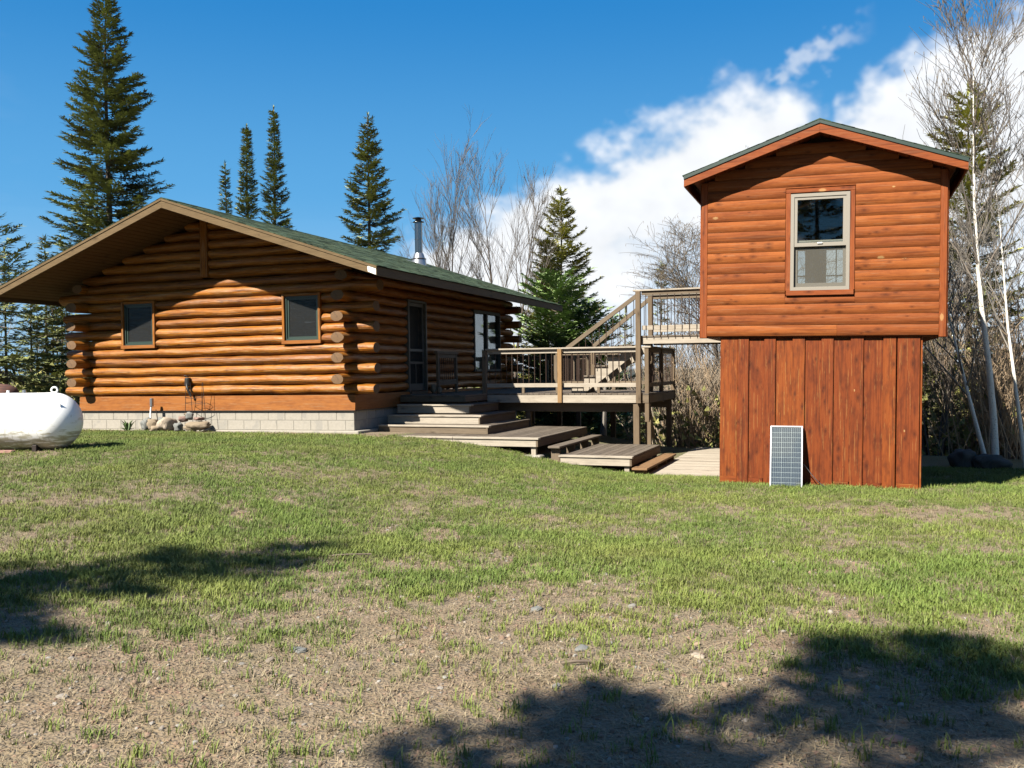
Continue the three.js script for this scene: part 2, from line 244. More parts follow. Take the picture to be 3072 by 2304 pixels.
// ---------------------------------------------------------------- ground
function crest(x) { return lerp(11.5, 5.2, S(-1.5, 1.2, x)) - S(9, 13, x) * 1.0; }
function groundY(x, z) {
  const sx = S(0, 6.5, x);
  let y = -0.05 - 0.50 * sx * (1 - 0.35 * S(4, 16, z)) - 0.25 * S(3, 14, z) * (1 - sx);
  y -= 0.17 * S(2.4, 0, z) * S(2.4, 5.5, x);
  const d = Math.max(0, -z - crest(x)), far = Math.hypot(x - 2, z - 4);
  y -= 8 * (1 - Math.exp(-Math.max(0, d - 0.4) * 0.42 / 8)) * S(0, 1.6, d);
  y += 0.018 * fbm(x * 0.7, z * 0.7, 3) * S(40, 10, far) + 0.6 * fbm(x * 0.03, z * 0.03, 3) * S(20, 60, far);
  return y;
}
// how much of the turf is green: bare gravelly soil close to the camera and along the cabin wall, straw patch by the shed
function green(x, z) {
  const cx = x - 9.35, cz = z - 16.66, along = -(cx * Math.sin(YAW) + cz * Math.cos(YAW)), side = cx * Math.cos(YAW) - cz * Math.sin(YAW);
  const n = fbm(x * 0.55, z * 0.55, 4), m = fbm(x * 1.7 + 7, z * 1.7, 3), lim = 7.0 - 0.9 * S(-1, -4, side) - 2.1 * S(0.8, 2.6, side);
  let g = S(lim - 1.6, lim + 1.5, along + n * 2.6 + m * 1.2);
  g *= 1 - 0.75 * S(0.75, 0.25, Math.hypot((x - 10.3) / 1.7, (z - 4.6) / 0.75) + m * 0.5 - 0.25);
  if (z < 1.0 && x < 0.9 && x > -7.5) g *= S(0.35, 0.75, z + m * 0.2);
  return clamp(g * (0.62 + 0.75 * n + 0.6 * m + 0.3 * S(6, 2, z)));
}
{
  const xs = [], zs = [], ladder = (a, b, st, to, out) => { const L = []; for (let v = a; v <= b + 1e-6; v += st) L.push(v); let s = st, lo = a, hi = b; while (hi < to) { s *= 1.28; hi += s; lo -= s; L.unshift(lo); L.push(hi); } out.push(...L); };
  ladder(-15, 19, 0.2, 900, xs); ladder(-12, 17.4, 0.2, 900, zs);
  const pos = [], uv = [], col = [], idx = [], soil = [0.34, 0.262, 0.178], straw = [0.37, 0.28, 0.16], turf = [0.165, 0.185, 0.055], floor = [0.16, 0.115, 0.065];
  for (const z of zs) for (const x of xs) {
    pos.push(x, groundY(x, z), z); uv.push(x, z);
    const g = green(x, z), n = fbm(x * 2.3, z * 2.3, 3), red = S(0.1, 0.5, fbm(x * 0.8 + 4, z * 0.8, 3));
    let c = mix3(mix3(soil, [0.40, 0.235, 0.14], red * 0.6), straw, clamp(0.35 + n)); c = mix3(c, turf, clamp(g * 0.85 - 0.1));
    const wood = Math.max(S(0, 3, -z - crest(x)), S(14, 20, x), S(-14, -20, x), S(17, 26, Math.abs(z) * (z > 0 ? 1 : 0))); c = mix3(c, floor, wood);
    col.push(...c);
  }
  const nx = xs.length; for (let j = 0; j + 1 < zs.length; j++) for (let i = 0; i + 1 < nx; i++) { const a = j * nx + i; idx.push(a, a + nx, a + 1, a + 1, a + nx, a + nx + 1); }
  const g = new THREE.BufferGeometry(); g.setAttribute('position', new THREE.Float32BufferAttribute(pos, 3)); g.setAttribute('uv', new THREE.Float32BufferAttribute(uv, 2)); g.setAttribute('color', new THREE.Float32BufferAttribute(col, 3)); g.setIndex(idx); g.computeVertexNormals();
  const hgt = (u, v) => n2(u * 26, v * 26) * 0.35 + n2(u * 70, v * 70) * 0.4 + n2(u * 150, v * 150) * 0.25;
  const m = std({ vertexColors: true, roughness: 1, map: tex(1024, 1024, (u, v) => { const h = hgt(u, v), st = S(0.35, 0.6, n2(u * 9 + v * 40, v * 9 - u * 40)), pb = S(0.5, 0.62, n2(u * 38, v * 38)); let c = [1, 1, 1].map((x) => x * (0.86 + h * 0.34)); c = mix3(c, [1.05, 0.98, 0.82], st * 0.35); return mix3(c, [0.82, 0.86, 0.92], pb * 0.5); }, { mu: 3.1, mv: 3.1 }), bumpMap: tex(512, 512, (u, v) => { const h = 0.5 + hgt(u, v) * 0.5; return [h, h, h]; }, { mu: 3.1, mv: 3.1, data: true }), bumpScale: 0.03 });
  const o = new THREE.Mesh(g, m); o.name = 'ground'; scene.add(o); tag(o, 'lawn rising to the cabin with bare gravelly soil in front', 'ground', null, 'structure');
}

// ---------------------------------------------------------------- shared builders
// one round log along x, flattened where it lies on its neighbours; returns [bark side, cut end at -x, cut end at +x]
function logGeo(len, seed, big = 1) {
  const nS = Math.max(4, Math.ceil(len / 0.2)), nR = 20, pos = [], uv = [], idx = [], rings = [], u0 = seed * 1.37 % 6, ex = rng(seed * 7 + 1);
  for (let i = 0; i <= nS; i++) {
    const x = -len / 2 + len * i / nS, e = i === 0 || i === nS ? 0.94 : 1, th = big * (1 + 0.055 * n2(x * 0.6, seed * 3.1) + 0.03 * n2(x * 2.2, seed)), wy = 0.012 * n2(x * 0.6, seed + 50), wz = 0.014 * n2(x * 0.5, seed + 90), ring = [];
    for (let k = 0; k <= nR; k++) {
      const a = k / nR * Math.PI * 2 - Math.PI / 2 - Math.PI / 2, c = Math.cos(a), s = Math.sin(a), b = 1 + 0.05 * n3(x * 2.2, c * 1.4, s * 1.4 + seed) + 0.028 * n3(x * 7, c * 4, s * 4 + seed);
      const y = Math.sign(s) * Math.abs(s) * 0.1075 * th * b * e + wy, z = Math.sign(c) * Math.abs(c) * 0.150 * th * b * e + wz;
      ring.push([y, z]); pos.push(x, y, z); uv.push(x + u0, k / nR * 0.75 + (seed * 0.31 % 1.4));
    }
    rings.push(ring);
  }
  for (let i = 0; i < nS; i++) for (let k = 0; k < nR; k++) { const a = i * (nR + 1) + k, b = a + nR + 1; idx.push(a, b, a + 1, a + 1, b, b + 1); }
  const g = new THREE.BufferGeometry(); g.setAttribute('position', new THREE.Float32BufferAttribute(pos, 3)); g.setAttribute('uv', new THREE.Float32BufferAttribute(uv, 2)); g.setIndex(idx); g.computeVertexNormals();
  const cap = (i, sgn) => { const p = [], t = [], r = rings[i], x = sgn * (len / 2), ou = ex() * 0.05, ov = ex() * 0.05; for (let k = 0; k < nR; k++) { const A = r[k], B = r[k + 1]; const tri = sgn > 0 ? [[0, 0], B, A] : [[0, 0], A, B]; for (const [y, z] of tri) { p.push(x + sgn * (y === 0 && z === 0 ? 0.006 : 0), y, z); t.push(z + 0.15 + ou, y + 0.15 + ov); } } const c = new THREE.BufferGeometry(); c.setAttribute('position', new THREE.Float32BufferAttribute(p, 3)); c.setAttribute('uv', new THREE.Float32BufferAttribute(t, 2)); c.computeVertexNormals(); return c; };
  return [g, cap(0, -1), cap(nS, 1)];
}
let logSeed = 1;
function addLog(parent, a, b, y, cross, alongX, ends = [true, true], big = 1) { // a..b along the wall, cross = the other coordinate
  const [g, e0, e1] = logGeo(b - a, logSeed++, big), m = part('log', g, M.logs[Math.floor(R0() * 4)], parent);
  if (alongX) m.position.set((a + b) / 2, y, cross); else { m.position.set(cross, y, (a + b) / 2); m.rotation.y = -Math.PI / 2; }
  if (ends[0]) part('cut_end', e0, M.end, m); if (ends[1]) part('cut_end', e1, M.end, m); return m;
}
// pitched roof with the ridge along z: sheathing, courses of shingles, boards underneath, fascias
function roof(parent, { rx, ry, z0, z1, right, left, sr, sl, th, mats, expo = 0.142, soff = 0.14, rakeT = 0.035, seed = 1 }) {
  const r = rng(seed), len = z1 - z0;
  for (const [sg, run, sl_] of [[1, right, sr], [-1, left, sl]]) {
    const ang = Math.atan(sl_), L = run / Math.cos(ang), place = (m, d, up, z = (z0 + z1) / 2) => { m.position.set(rx + sg * (d * Math.cos(ang) + up * Math.sin(ang)), ry - d * Math.sin(ang) + up * Math.cos(ang), z); m.rotation.z = -sg * ang; return m; };
    place(part('roof_sheathing', cbox(L - 0.03, 0.03, len - 0.06, 0.003), M.dimwood, parent), L / 2 - 0.01, -0.022);
    const nc = Math.ceil(L / expo);
    for (let i = 0; i < nc; i++) {
      const list = [], d0 = L - i * expo + 0.02, w = Math.min(expo + 0.05, d0); let z = -len / 2 - 0.02 - r() * 0.2;
      while (z < len / 2 + 0.02) {
        const tw = 0.17 + r() * 0.2, za = Math.max(z, -len / 2 - 0.02), zb = Math.min(z + tw, len / 2 + 0.02); z += tw; if (zb - za < 0.02) continue;
        const t = 0.006 + r() * 0.007, g = new THREE.BoxGeometry(w, t, zb - za - 0.004); g.translate(0, t / 2, (za + zb) / 2); const tone = 0.5 + r() * 0.85, wm = (r() - 0.5) * 0.12; const c = new Float32Array(g.attributes.position.count * 3); for (let k = 0; k < c.length; k += 3) { c[k] = tone * (1 + wm); c[k + 1] = tone; c[k + 2] = tone * (1 - wm); }
        g.setAttribute('color', new THREE.BufferAttribute(c, 3)); reuv(g, 2); list.push(g);
      }
      const m = place(part('shingle_course', merge(list), M.shingle, parent), d0 - w / 2, -0.004 + 0.004); m.rotation.z += -sg * 0.045 * -1 * 0; m.position.y += 0.0015 * (i % 2) + 0.004;
    }
    const nb = Math.floor((L - 0.05) / soff);
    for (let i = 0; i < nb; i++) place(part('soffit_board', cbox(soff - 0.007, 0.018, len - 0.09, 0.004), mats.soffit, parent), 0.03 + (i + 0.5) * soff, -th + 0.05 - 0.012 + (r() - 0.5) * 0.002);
    for (const [z, w] of [[z1 - rakeT / 2, 1], [z0 + rakeT / 2, -1]]) {
      const c = Math.cos(ang), s = Math.sin(ang), P = (d, up) => [sg * (d * c + up * s), -d * s + up * c], tv = th / 1, A = [0, -0.0], topE = P(L, -0.006), botE = [topE[0], topE[1] - tv * 0.94];
      const pts = [[0.0008 * sg, -0.006], topE, botE, [0.0008 * sg, -0.006 - tv * 1.03]]; const g = prism(sg > 0 ? pts.slice().reverse() : pts, rakeT); g.translate(rx, ry, z - rakeT / 2); reuv(g, 0); part('rake_board', g, mats.rake, parent);
      const sp = prism((sg > 0 ? [[0.001, 0.004], P(L, 0.004), [P(L, -0.0)[0], P(L, 0)[1] - 0.045], [0.001, -0.04]].reverse() : [[-0.001, 0.004], P(L, 0.004), [P(L, 0)[0], P(L, 0)[1] - 0.045], [-0.001, -0.04]]), 0.014); sp.translate(rx, ry - 0.004, w > 0 ? z1 + 0.0006 : z0 - 0.0146); part('drip_edge', sp, mats.drip ?? mats.rake, parent);
    }
    const e = cbox(0.03, th * 0.96, len - 2 * rakeT - 0.004, 0.003); const fm = part('eave_board', e, mats.eave, parent, rx + sg * (run - 0.016), ry - run * sl_ - th * 0.5 - 0.006, (z0 + z1) / 2); fm.userData = {};
  }
  const cap = []; for (let z = z0; z < z1; z += 0.2) { const g = prism([[-0.15, -0.15 * sl], [0, 0], [0.15, -0.15 * sr], [0.15, -0.15 * sr + 0.012], [0, 0.014], [-0.15, -0.15 * sl + 0.012]], Math.min(0.23, z1 - z), 0.1); const c = new Float32Array(g.attributes.position.count * 3).fill(0.8 + r() * 0.4); g.setAttribute('color', new THREE.BufferAttribute(c, 3)); g.translate(rx, ry + 0.012 + 0.002 * ((z / 0.2 | 0) % 2), z); cap.push(g); }
  part('ridge_cap', merge(cap), M.shingle, parent);
}
function ringFrame(w, h, t, d, bot = t) { const g = new THREE.Shape([[-w / 2, 0], [w / 2, 0], [w / 2, h], [-w / 2, h]].map((p) => new THREE.Vector2(...p))); g.holes.push(new THREE.Path([[-w / 2 + t, bot], [-w / 2 + t, h - t], [w / 2 - t, h - t], [w / 2 - t, bot]].map((p) => new THREE.Vector2(...p)))); return reuv(toCreasedNormals(new THREE.ExtrudeGeometry(g, { depth: d, bevelEnabled: true, bevelSize: 0.003, bevelThickness: 0.003, bevelSegments: 1 }), 0.3)); }

// ---------------------------------------------------------------- the log cabin
const CW = 6.985, CL = 9.225, RH = 0.208, LB = 0.745;
{
  const cabin = thing('log_cabin', 'varnished log cabin with a green shingled roof and grey block foundation', 'cabin');
  cabin.rotation.z = 0.0066;
  const r = rng(21);
  // foundation: footing, core and the blocks one by one
  part('footing', bx(-CW - 0.16, 0.17, -0.25, 0.004, -CL - 0.15, 0.15, 0.012), M.block, cabin);
  part('mortar', bx(-CW + 0.006, -0.006, -0.02, 0.43, -CL + 0.006, -0.006, 0.002), M.mortar, cabin);
  for (let c = 0; c < 2; c++) {
    const y0 = 0.004 + c * 0.203;
    for (let x = 0, i = 0; x > -CW + 0.02; i++) { const w = i === 0 && c === 0 ? 0.2 : 0.4064, a = Math.max(x - w, -CW); part('concrete_block', bx(a + 0.004, x - 0.004, y0 + 0.004, y0 + 0.199, -0.1, 0.0015 * r(), 0.005), M.block, cabin); x -= w; }
    for (let z = -0.102, i = 0; z > -CL + 0.02; i++) { const w = i === 0 && c === 0 ? 0.1 : 0.4064, a = Math.max(z - w, -CL); part('concrete_block', bx(-0.1, 0.0015 * r(), y0 + 0.004, y0 + 0.199, a + 0.004, z - 0.004, 0.005), M.block, cabin); z -= w; }
  }
  // skirt boards leaning out over the foundation
  const skirt = (len) => { const g = prism([[0, 0], [0.045, 0], [-0.03 + 0.045, 0.315], [-0.03, 0.315]], len); return g; };
  const sk1 = skirt(CW + 0.08); sk1.rotateY(-Math.PI / 2); sk1.translate(0.045, 0.415, 0.0); reuv(sk1, 0); part('skirt_board', sk1, M.skirt, cabin);
  const sk2 = skirt(CL); sk2.translate(0.004, 0.415, -CL); reuv(sk2, 2); part('skirt_board', sk2, M.skirt, cabin);
  part('skirt_board', bx(-CW - 0.045, -CW - 0.002, 0.415, 0.73, -CL, -0.002, 0.003), M.skirt, cabin);
  part('flashing', bx(-CW - 0.04, 0.05, 0.408, 0.417, -0.05, 0.052, 0.001), M.seal, cabin);
  part('flashing', bx(0.001, 0.052, 0.408, 0.417, -CL, -0.052, 0.001), M.seal, cabin);
  part('floor', bx(-CW + 0.26, -0.26, 0.60, 0.66, -CL + 0.26, -0.26, 0.002), M.dimwood, cabin);
  // walls
  const fz = -0.125, win1 = [-5.79, -4.88], win2 = [-1.63, -0.72];
  const underside = (x) => 4.73 - 0.335 * Math.max(0, x + 3.53) - 0.36 * Math.max(0, -3.53 - x) - 0.20;
  for (let k = 0; k < 18; k++) {
    const y = LB + (k + 0.5) * RH, even = k % 2 === 0, plate = k === 10; let a = -CW + 0.245, b = -0.245, ends = [false, false];
    if (k <= 10) { if (even) { a = -CW - 0.40 - r() * 0.10 - (plate ? 0.16 : 0); b = 0.43 + r() * 0.08 + (plate ? 0.12 : 0); ends = [true, true]; } }
    else { const h = y + 0.01; a = -3.53 - (4.58 - h) / 0.365; b = -3.53 + (4.58 - h) / 0.334; a = Math.max(a, -CW + 0.02); b = Math.min(b, -0.02); }
    if (b - a < 0.3) continue;
    const post = [-3.665, -3.465];
    let cuts = []; if (k >= 5 && k <= 9) cuts = [win1, win2]; if (y > 3.3) cuts = [post];
    let x = a; const segs = []; for (const [c0, c1] of cuts) { if (c0 > x + 0.05) segs.push([x, c0 - 0.005]); x = c1 + 0.005; } if (b > x + 0.05) segs.push([x, b]);
    segs.forEach(([p, q], i) => addLog(cabin, p, q, y, fz, true, [i === 0 && ends[0], i === segs.length - 1 && ends[1]], plate ? 1.1 : 1));
    // back gable
    addLog(cabin, k <= 10 && even ? -CW - 0.42 : Math.max(a, -CW + 0.245), k <= 10 && even ? 0.42 : Math.min(b, -0.245), y, -CL + 0.125, true, [false, k <= 10 && even]);
  }
  part('king_post', bx(-3.655, -3.475, 3.27, 4.52, -0.18, 0.035, 0.012), M.log2, cabin);
  for (let k = 0; k < 12; k++) {
    const y = LB + (k + 0.5) * RH, odd = k % 2 === 1; let a = odd ? -CL - 0.42 : -CL + 0.25, b = odd ? 0.37 + r() * 0.09 : -0.25; if (k === 11) b = 0.2;
    const cuts = []; if (k >= 2 && k <= 9) cuts.push([-8.5, -6.5]); if (k <= 9) cuts.push([-3.46, -2.48]);
    let z = a; const segs = []; for (const [c0, c1] of cuts) { segs.push([z, c0 - 0.005]); z = c1 + 0.005; } segs.push([z, b]);
    segs.forEach(([p, q], i) => addLog(cabin, p, q, y, -0.125, false, [i === 0 && odd, i === segs.length - 1 && odd]));
    addLog(cabin, a, odd ? b : -0.25, y, -CW + 0.125, false, [false, odd]);
  }
  for (const s of [-0.13, -CW + 0.13]) part('wall_plate', bx(s - 0.07, s + 0.07, 3.23, 3.47, -CL + 0.02, -0.02, 0.01), M.dimwood, cabin);
  for (const [z0, z1] of [[-0.21, -0.18], [-CL + 0.18, -CL + 0.21]]) { const g = prism([[-CW + 0.2, 2.9], [-0.2, 2.9], [-0.2, 3.36], [-3.53, 4.46], [-CW + 0.2, 3.24]], 0.02); g.translate(0, 0, z0); part('gable_lining', g, M.dimwood, cabin); }
  // gable windows
  for (const [x0, x1] of [win1, win2]) {
    const w = sub('window', cabin, (x0 + x1) / 2, LB + 5 * RH, 0), W = x1 - x0, H = 5 * RH, t = 0.055;
    part('casing', bx(-W / 2, -W / 2 + t, 0.075, H, -0.2, 0.045, 0.004, 1), M.log2, w); part('casing', bx(W / 2 - t, W / 2, 0.075, H, -0.2, 0.045, 0.004, 1), M.log2, w);
    part('casing', bx(-W / 2 + t, W / 2 - t, H - 0.05, H - 0.001, -0.2, 0.043, 0.004, 0), M.log2, w); part('sill', bx(-W / 2 - 0.01, W / 2 + 0.01, 0.001, 0.074, -0.2, 0.06, 0.005, 0), M.skirt, w);
    const f = ringFrame(W - 2 * t - 0.004, H - 0.13, 0.034, 0.07); part('frame', f, M.green, w, 0, 0.077, -0.07);
    const s = ringFrame(W - 2 * t - 0.08, H - 0.205, 0.036, 0.035); part('sash', s, M.green, w, 0, 0.114, -0.06);
    part('pane', bx(-W / 2 + t + 0.07, W / 2 - t - 0.07, 0.148, H - 0.125, -0.046, -0.042, 0.0005), M.glass, w);
    part('insect_screen', new THREE.PlaneGeometry(W - 2 * t - 0.15, H - 0.27), M.darkscreen, w, 0, H / 2 + 0.012, -0.036);
  }
  // screen door
  { const d = sub('door', cabin, 0, 0.715, -2.97), y1 = LB + 10 * RH - 0.715;
    part('jamb', bx(-0.2, 0.045, 0, y1, -0.49, -0.435, 0.004, 1), M.doorframe, d); part('jamb', bx(-0.2, 0.045, 0, y1, 0.435, 0.49, 0.004, 1), M.doorframe, d); part('head', bx(-0.2, 0.045, y1 - 0.055, y1 - 0.001, -0.434, 0.434, 0.004, 2), M.doorframe, d);
    for (const [a, b] of [[-0.43, -0.36], [0.36, 0.43]]) part('stile', bx(-0.05, -0.015, 0.03, y1 - 0.06, a, b, 0.003, 1), M.doorframe, d);
    for (const [a, b] of [[0.03, 0.19], [0.64, 0.70], [0.93, 0.99], [y1 - 0.14, y1 - 0.06]]) part('rail', bx(-0.048, -0.017, a, b, -0.359, 0.359, 0.003, 2), M.doorframe, d);
    part('muntin', bx(-0.04, -0.024, 0.191, 0.639, -0.012, 0.012, 0.002, 1), M.doorframe, d);
    const sc = part('insect_screen', new THREE.PlaneGeometry(0.72, y1 - 0.2), M.darkscreen, d, -0.033, y1 / 2, 0); sc.rotation.y = Math.PI / 2;
    part('inner_door', bx(-0.19, -0.15, 0.01, y1 - 0.06, -0.433, 0.433, 0.004, 1), M.darkframe, d); part('threshold', bx(-0.2, 0.07, -0.06, 0.012, -0.434, 0.434, 0.004, 2), M.frame, d);
    const kn = part('handle', new THREE.SphereGeometry(0.022, 10, 8), M.galv, d, 0.0, 1.0, 0.39); kn.scale.set(1, 1, 1); }
  // wide window by the far corner
  { const w = sub('window', cabin, 0, LB + 2 * RH, -7.5), H = 8 * RH;
    part('casing', bx(-0.2, 0.03, 0, H, -1.0, -0.94, 0.004, 1), M.darkframe, w); part('casing', bx(-0.2, 0.03, 0, H, 0.94, 1.0, 0.004, 1), M.darkframe, w); part('casing', bx(-0.2, 0.03, H - 0.08, H - 0.001, -0.939, 0.939, 0.004, 2), M.darkframe, w); part('sill', bx(-0.2, 0.05, 0.001, 0.07, -0.939, 0.939, 0.004, 2), M.darkframe, w);
    part('mullion', bx(-0.09, 0.012, 0.071, H - 0.081, -0.05, 0.05, 0.004, 1), M.darkframe, w);
    for (const c of [-0.495, 0.495]) part('pane', bx(-0.045, -0.040, 0.071, H - 0.081, c - 0.444, c + 0.444, 0.0005), M.glass, w);
    for (const c of [-0.495, 0.495]) part('blind', bx(-0.12, -0.112, 0.075, H - 0.085, c - 0.44, c + 0.44, 0.001), M.darkframe, w); }
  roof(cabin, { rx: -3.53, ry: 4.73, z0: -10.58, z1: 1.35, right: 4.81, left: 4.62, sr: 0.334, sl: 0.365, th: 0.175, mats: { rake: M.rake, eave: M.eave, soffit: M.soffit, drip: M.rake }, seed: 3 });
  { const Y = (x) => 4.724 - 0.334 * (x + 3.53), g = prism([[1.10, Y(1.10) - 0.15], [1.262, Y(1.262) - 0.16], [1.262, Y(1.262) - 0.012], [1.12, Y(1.12) - 0.012], [1.09, Y(1.09) - 0.07]], 0.004); g.translate(0, 0, 1.3505); part('metal_patch', g, M.white, cabin); }
  // stove chimney on the right slope
  { const c = sub('chimney', cabin, -2.37, 4.34, -8.2), lathe = (p) => new THREE.LatheGeometry(p.map(([a, b]) => new THREE.Vector2(a, b)), 28);
    part('flashing_cone', lathe([[0.235, -0.10], [0.205, 0.10], [0.135, 0.30], [0.12, 0.315]]), M.galv, c);
    const fl = part('flashing_plate', cbox(0.62, 0.006, 0.6, 0.001), M.galv, c, 0, 0.006, 0); fl.rotation.z = -Math.atan(0.334); fl.position.set(0.02, 0.014, 0);
    part('storm_collar', lathe([[0.12, 0.16], [0.215, 0.135], [0.218, 0.150], [0.12, 0.185]]), M.seal, c);
    part('pipe', lathe([[0.1, 0.1], [0.112, 0.1], [0.112, 0.70], [0.116, 0.705], [0.116, 0.73], [0.112, 0.735], [0.112, 1.20], [0.1, 1.20]]), M.steel, c);
    part('rain_cap', lathe([[0.0, 1.372], [0.05, 1.37], [0.165, 1.338], [0.168, 1.325], [0.0, 1.33]]), M.steel, c);
    part('rain_cap', lathe([[0.1, 1.20], [0.165, 1.21], [0.168, 1.222], [0.12, 1.25], [0.1, 1.25]]), M.steel, c);
    part('cap_sleeve', lathe([[0.085, 1.2], [0.085, 1.335]]), M.seal, c); }
}

// ---------------------------------------------------------------- timber decks and steps
// planks side by side along z (or x) between two corners, top at y
function planks(parent, x0, x1, z0, z1, y, along, mats, { w = 0.14, gap = 0.006, t = 0.036, seed = 1 } = {}) {
  const r = rng(seed), a0 = along === 'z' ? x0 : z0, a1 = along === 'z' ? x1 : z1, n = Math.max(1, Math.round((a1 - a0) / w)), p = (a1 - a0) / n;
  for (let i = 0; i < n; i++) { const a = a0 + i * p + gap / 2, b = a0 + (i + 1) * p - gap / 2, dy = (r() - 0.5) * 0.003, e = r() * 0.008, m = mats[Math.floor(r() * mats.length)]; part('plank', along === 'z' ? bx(a, b, y - t + dy, y + dy, z0 + e, z1 - r() * 0.008, 0.004, 2) : bx(x0 + e, x1 - r() * 0.008, y - t + dy, y + dy, a, b, 0.004, 0), m, parent); }
}
const spin = new THREE.CylinderGeometry(0.0085, 0.0085, 1, 7); spin.translate(0, 0.5, 0);
function baluster(parent, x, y0, y1, z, m = M.spindle) { const b = part('baluster', spin, m, parent, x, y0, z); b.scale.set(1, y1 - y0, 1); return b; }
// straight railing along x or z: cap board, bottom rail and balusters
function railing(parent, axis, a, b, c, yf, { cap = 0.93, low = 0.20, step = 0.135, capMat = M.pale, lowMat = M.pale, capW = 0.14, ledger = true } = {}) {
  const X = axis === 'x', P = (a0, a1, y0, y1, c0, c1, m, n) => part(n, X ? bx(a0, a1, y0, y1, c0, c1, 0.004, 0) : bx(c0, c1, y0, y1, a0, a1, 0.004, 2), m, parent);
  P(a - 0.02, b + 0.02, yf + cap - 0.036, yf + cap, c - capW / 2, c + capW / 2, capMat, 'cap_rail');
  if (ledger) P(a, b, yf + cap - 0.125, yf + cap - 0.037, c - 0.03, c + 0.008, lowMat, 'top_rail');
  P(a, b, yf + low - 0.045, yf + low + 0.045, c - 0.02, c + 0.018, lowMat, 'bottom_rail');
  for (let s = a + step / 2; s < b; s += step) baluster(parent, X ? s : c, yf + low, yf + cap - 0.05, X ? c : s);
}
const F0 = -3.24;
{ // main deck beside the cabin
  const d = thing('timber_deck', 'raised weathered timber deck beside the cabin with a spindle railing', 'deck'), y = 0.665, F = -3.25, E = 5.35, B = -6.6, A = 1.62;
  planks(d, 0.07, A, -9.8, -1.95, y, 'z', [M.deck, M.deck2], { seed: 31 }); planks(d, A, E, B, F, y, 'z', [M.deck, M.deck2, M.deck], { seed: 32 }); planks(d, A, 2.3, -9.8, B - 0.004, y, 'z', [M.deck, M.deck2], { seed: 33 });
  // fascia boards
  part('fascia_board', bx(0.06, A - 0.04, y - 0.15, y - 0.04, -1.985, -1.95, 0.004, 0), M.frame, d); part('fascia_board', bx(A - 0.036, A, y - 0.15, y - 0.04, F, -1.951, 0.004, 2), M.frame, d);
  part('fascia_board', bx(A + 0.002, 3.31, y - 0.21, y - 0.04, F - 0.036, F, 0.004, 0), M.pale, d); part('fascia_board', bx(3.41, 5.07, y - 0.21, y - 0.04, F - 0.036, F, 0.004, 0), M.pale, d); part('fascia_board', bx(5.20, E, y - 0.21, y - 0.04, F - 0.036, F, 0.004, 0), M.frame, d);
  part('fascia_board', bx(E - 0.036, E, y - 0.21, y - 0.04, B, F - 0.038, 0.004, 2), M.frame, d); part('fascia_board', bx(2.3, E - 0.04, y - 0.21, y - 0.04, B, B + 0.036, 0.004, 0), M.frame, d); part('fascia_board', bx(2.264, 2.3, y - 0.21, y - 0.04, -9.8, B - 0.002, 0.004, 2), M.frame, d); part('fascia_board', bx(0.1, 2.262, y - 0.21, y - 0.04, -9.8, -9.764, 0.004, 0), M.frame, d);
  for (let z = -2.3, i = 0; z > -9.6; z -= 0.45, i++) part('joist', bx(0.08, z > F ? A - 0.04 : z > B + 0.1 ? E - 0.04 : 2.26, y - 0.22, y - 0.038, z - 0.019, z + 0.019, 0.002, 0), M.frame, d);
  part('beam', bx(0.6, E - 0.03, y - 0.42, y - 0.222, -3.66, -3.58, 0.004, 0), M.frame, d); part('beam', bx(0.6, E - 0.03, y - 0.42, y - 0.222, -6.26, -6.18, 0.004, 0), M.frame, d); part('beam', bx(0.4, 2.25, y - 0.42, y - 0.222, -9.3, -9.22, 0.004, 0), M.frame, d);
  for (const [x, z] of [[1.0, -3.62], [2.5, -3.62], [5.27, -3.62], [1.0, -6.22], [2.45, -6.22], [3.85, -6.22], [5.25, -6.22], [2.1, -9.26], [0.7, -9.26]]) part('support_post', bx(x - 0.06, x + 0.06, groundY(x, z) - 0.15, y - 0.421, z - 0.06, z + 0.06, 0.006, 1), M.post, d);
  part('support_post', bx(5.0, 5.13, groundY(5.06, -3.3) - 0.15, y - 0.213, -3.42, -3.28, 0.006, 1), M.post, d);
  { const g = cbox(0.09, 0.8, 0.09, 0.004); g.rotateX(0.6); part('brace', g, M.post, d, 5.27, -0.02, -3.86); }
  // railings
  const C = -3.31, o = { cap: 1.02, low: 0.18 }; railing(d, 'x', 1.60, 3.31, C, y, o); railing(d, 'x', 3.41, 5.07, C, y, o); part('cap_rail', bx(3.332, 3.388, y + 0.985, y + 1.02, C - 0.07, C + 0.07, 0.003, 0), M.pale, d);
  part('cap_rail', bx(5.21, 5.40, y + 0.984, y + 1.02, C - 0.07, C + 0.07, 0.003, 0), M.pale, d);
  part('rail_post', bx(1.495, 1.59, y - 0.04, y + 0.983, -3.36, -3.26, 0.005, 1), M.frame, d); part('rail_post', bx(3.312, 3.408, y - 0.21, y + 0.983, -3.30, -3.205, 0.005, 1), M.tanpost, d); for (const x of [2.45, 3.25, 4.2]) part('block', bx(x, x + 0.06, y + 0.001, y + 0.134, -3.34, -3.28, 0.003), M.frame, d);
  part('rail_post', bx(5.26, 5.35, y - 0.62, y + 0.983, -3.36, -3.26, 0.005, 1), M.post, d); part('rail_post', bx(5.26, 5.35, y - 0.25, y + 0.983, -4.98, -4.89, 0.005, 1), M.post, d); part('rail_post', bx(5.26, 5.35, y - 0.25, y + 0.983, -6.58, -6.49, 0.005, 1), M.post, d);
  const q = { cap: 1.02, low: 0.18, capMat: M.frame, lowMat: M.frame };
  railing(d, 'z', -4.88, -3.38, 5.31, y, q); railing(d, 'z', -6.48, -4.99, 5.31, y, q);
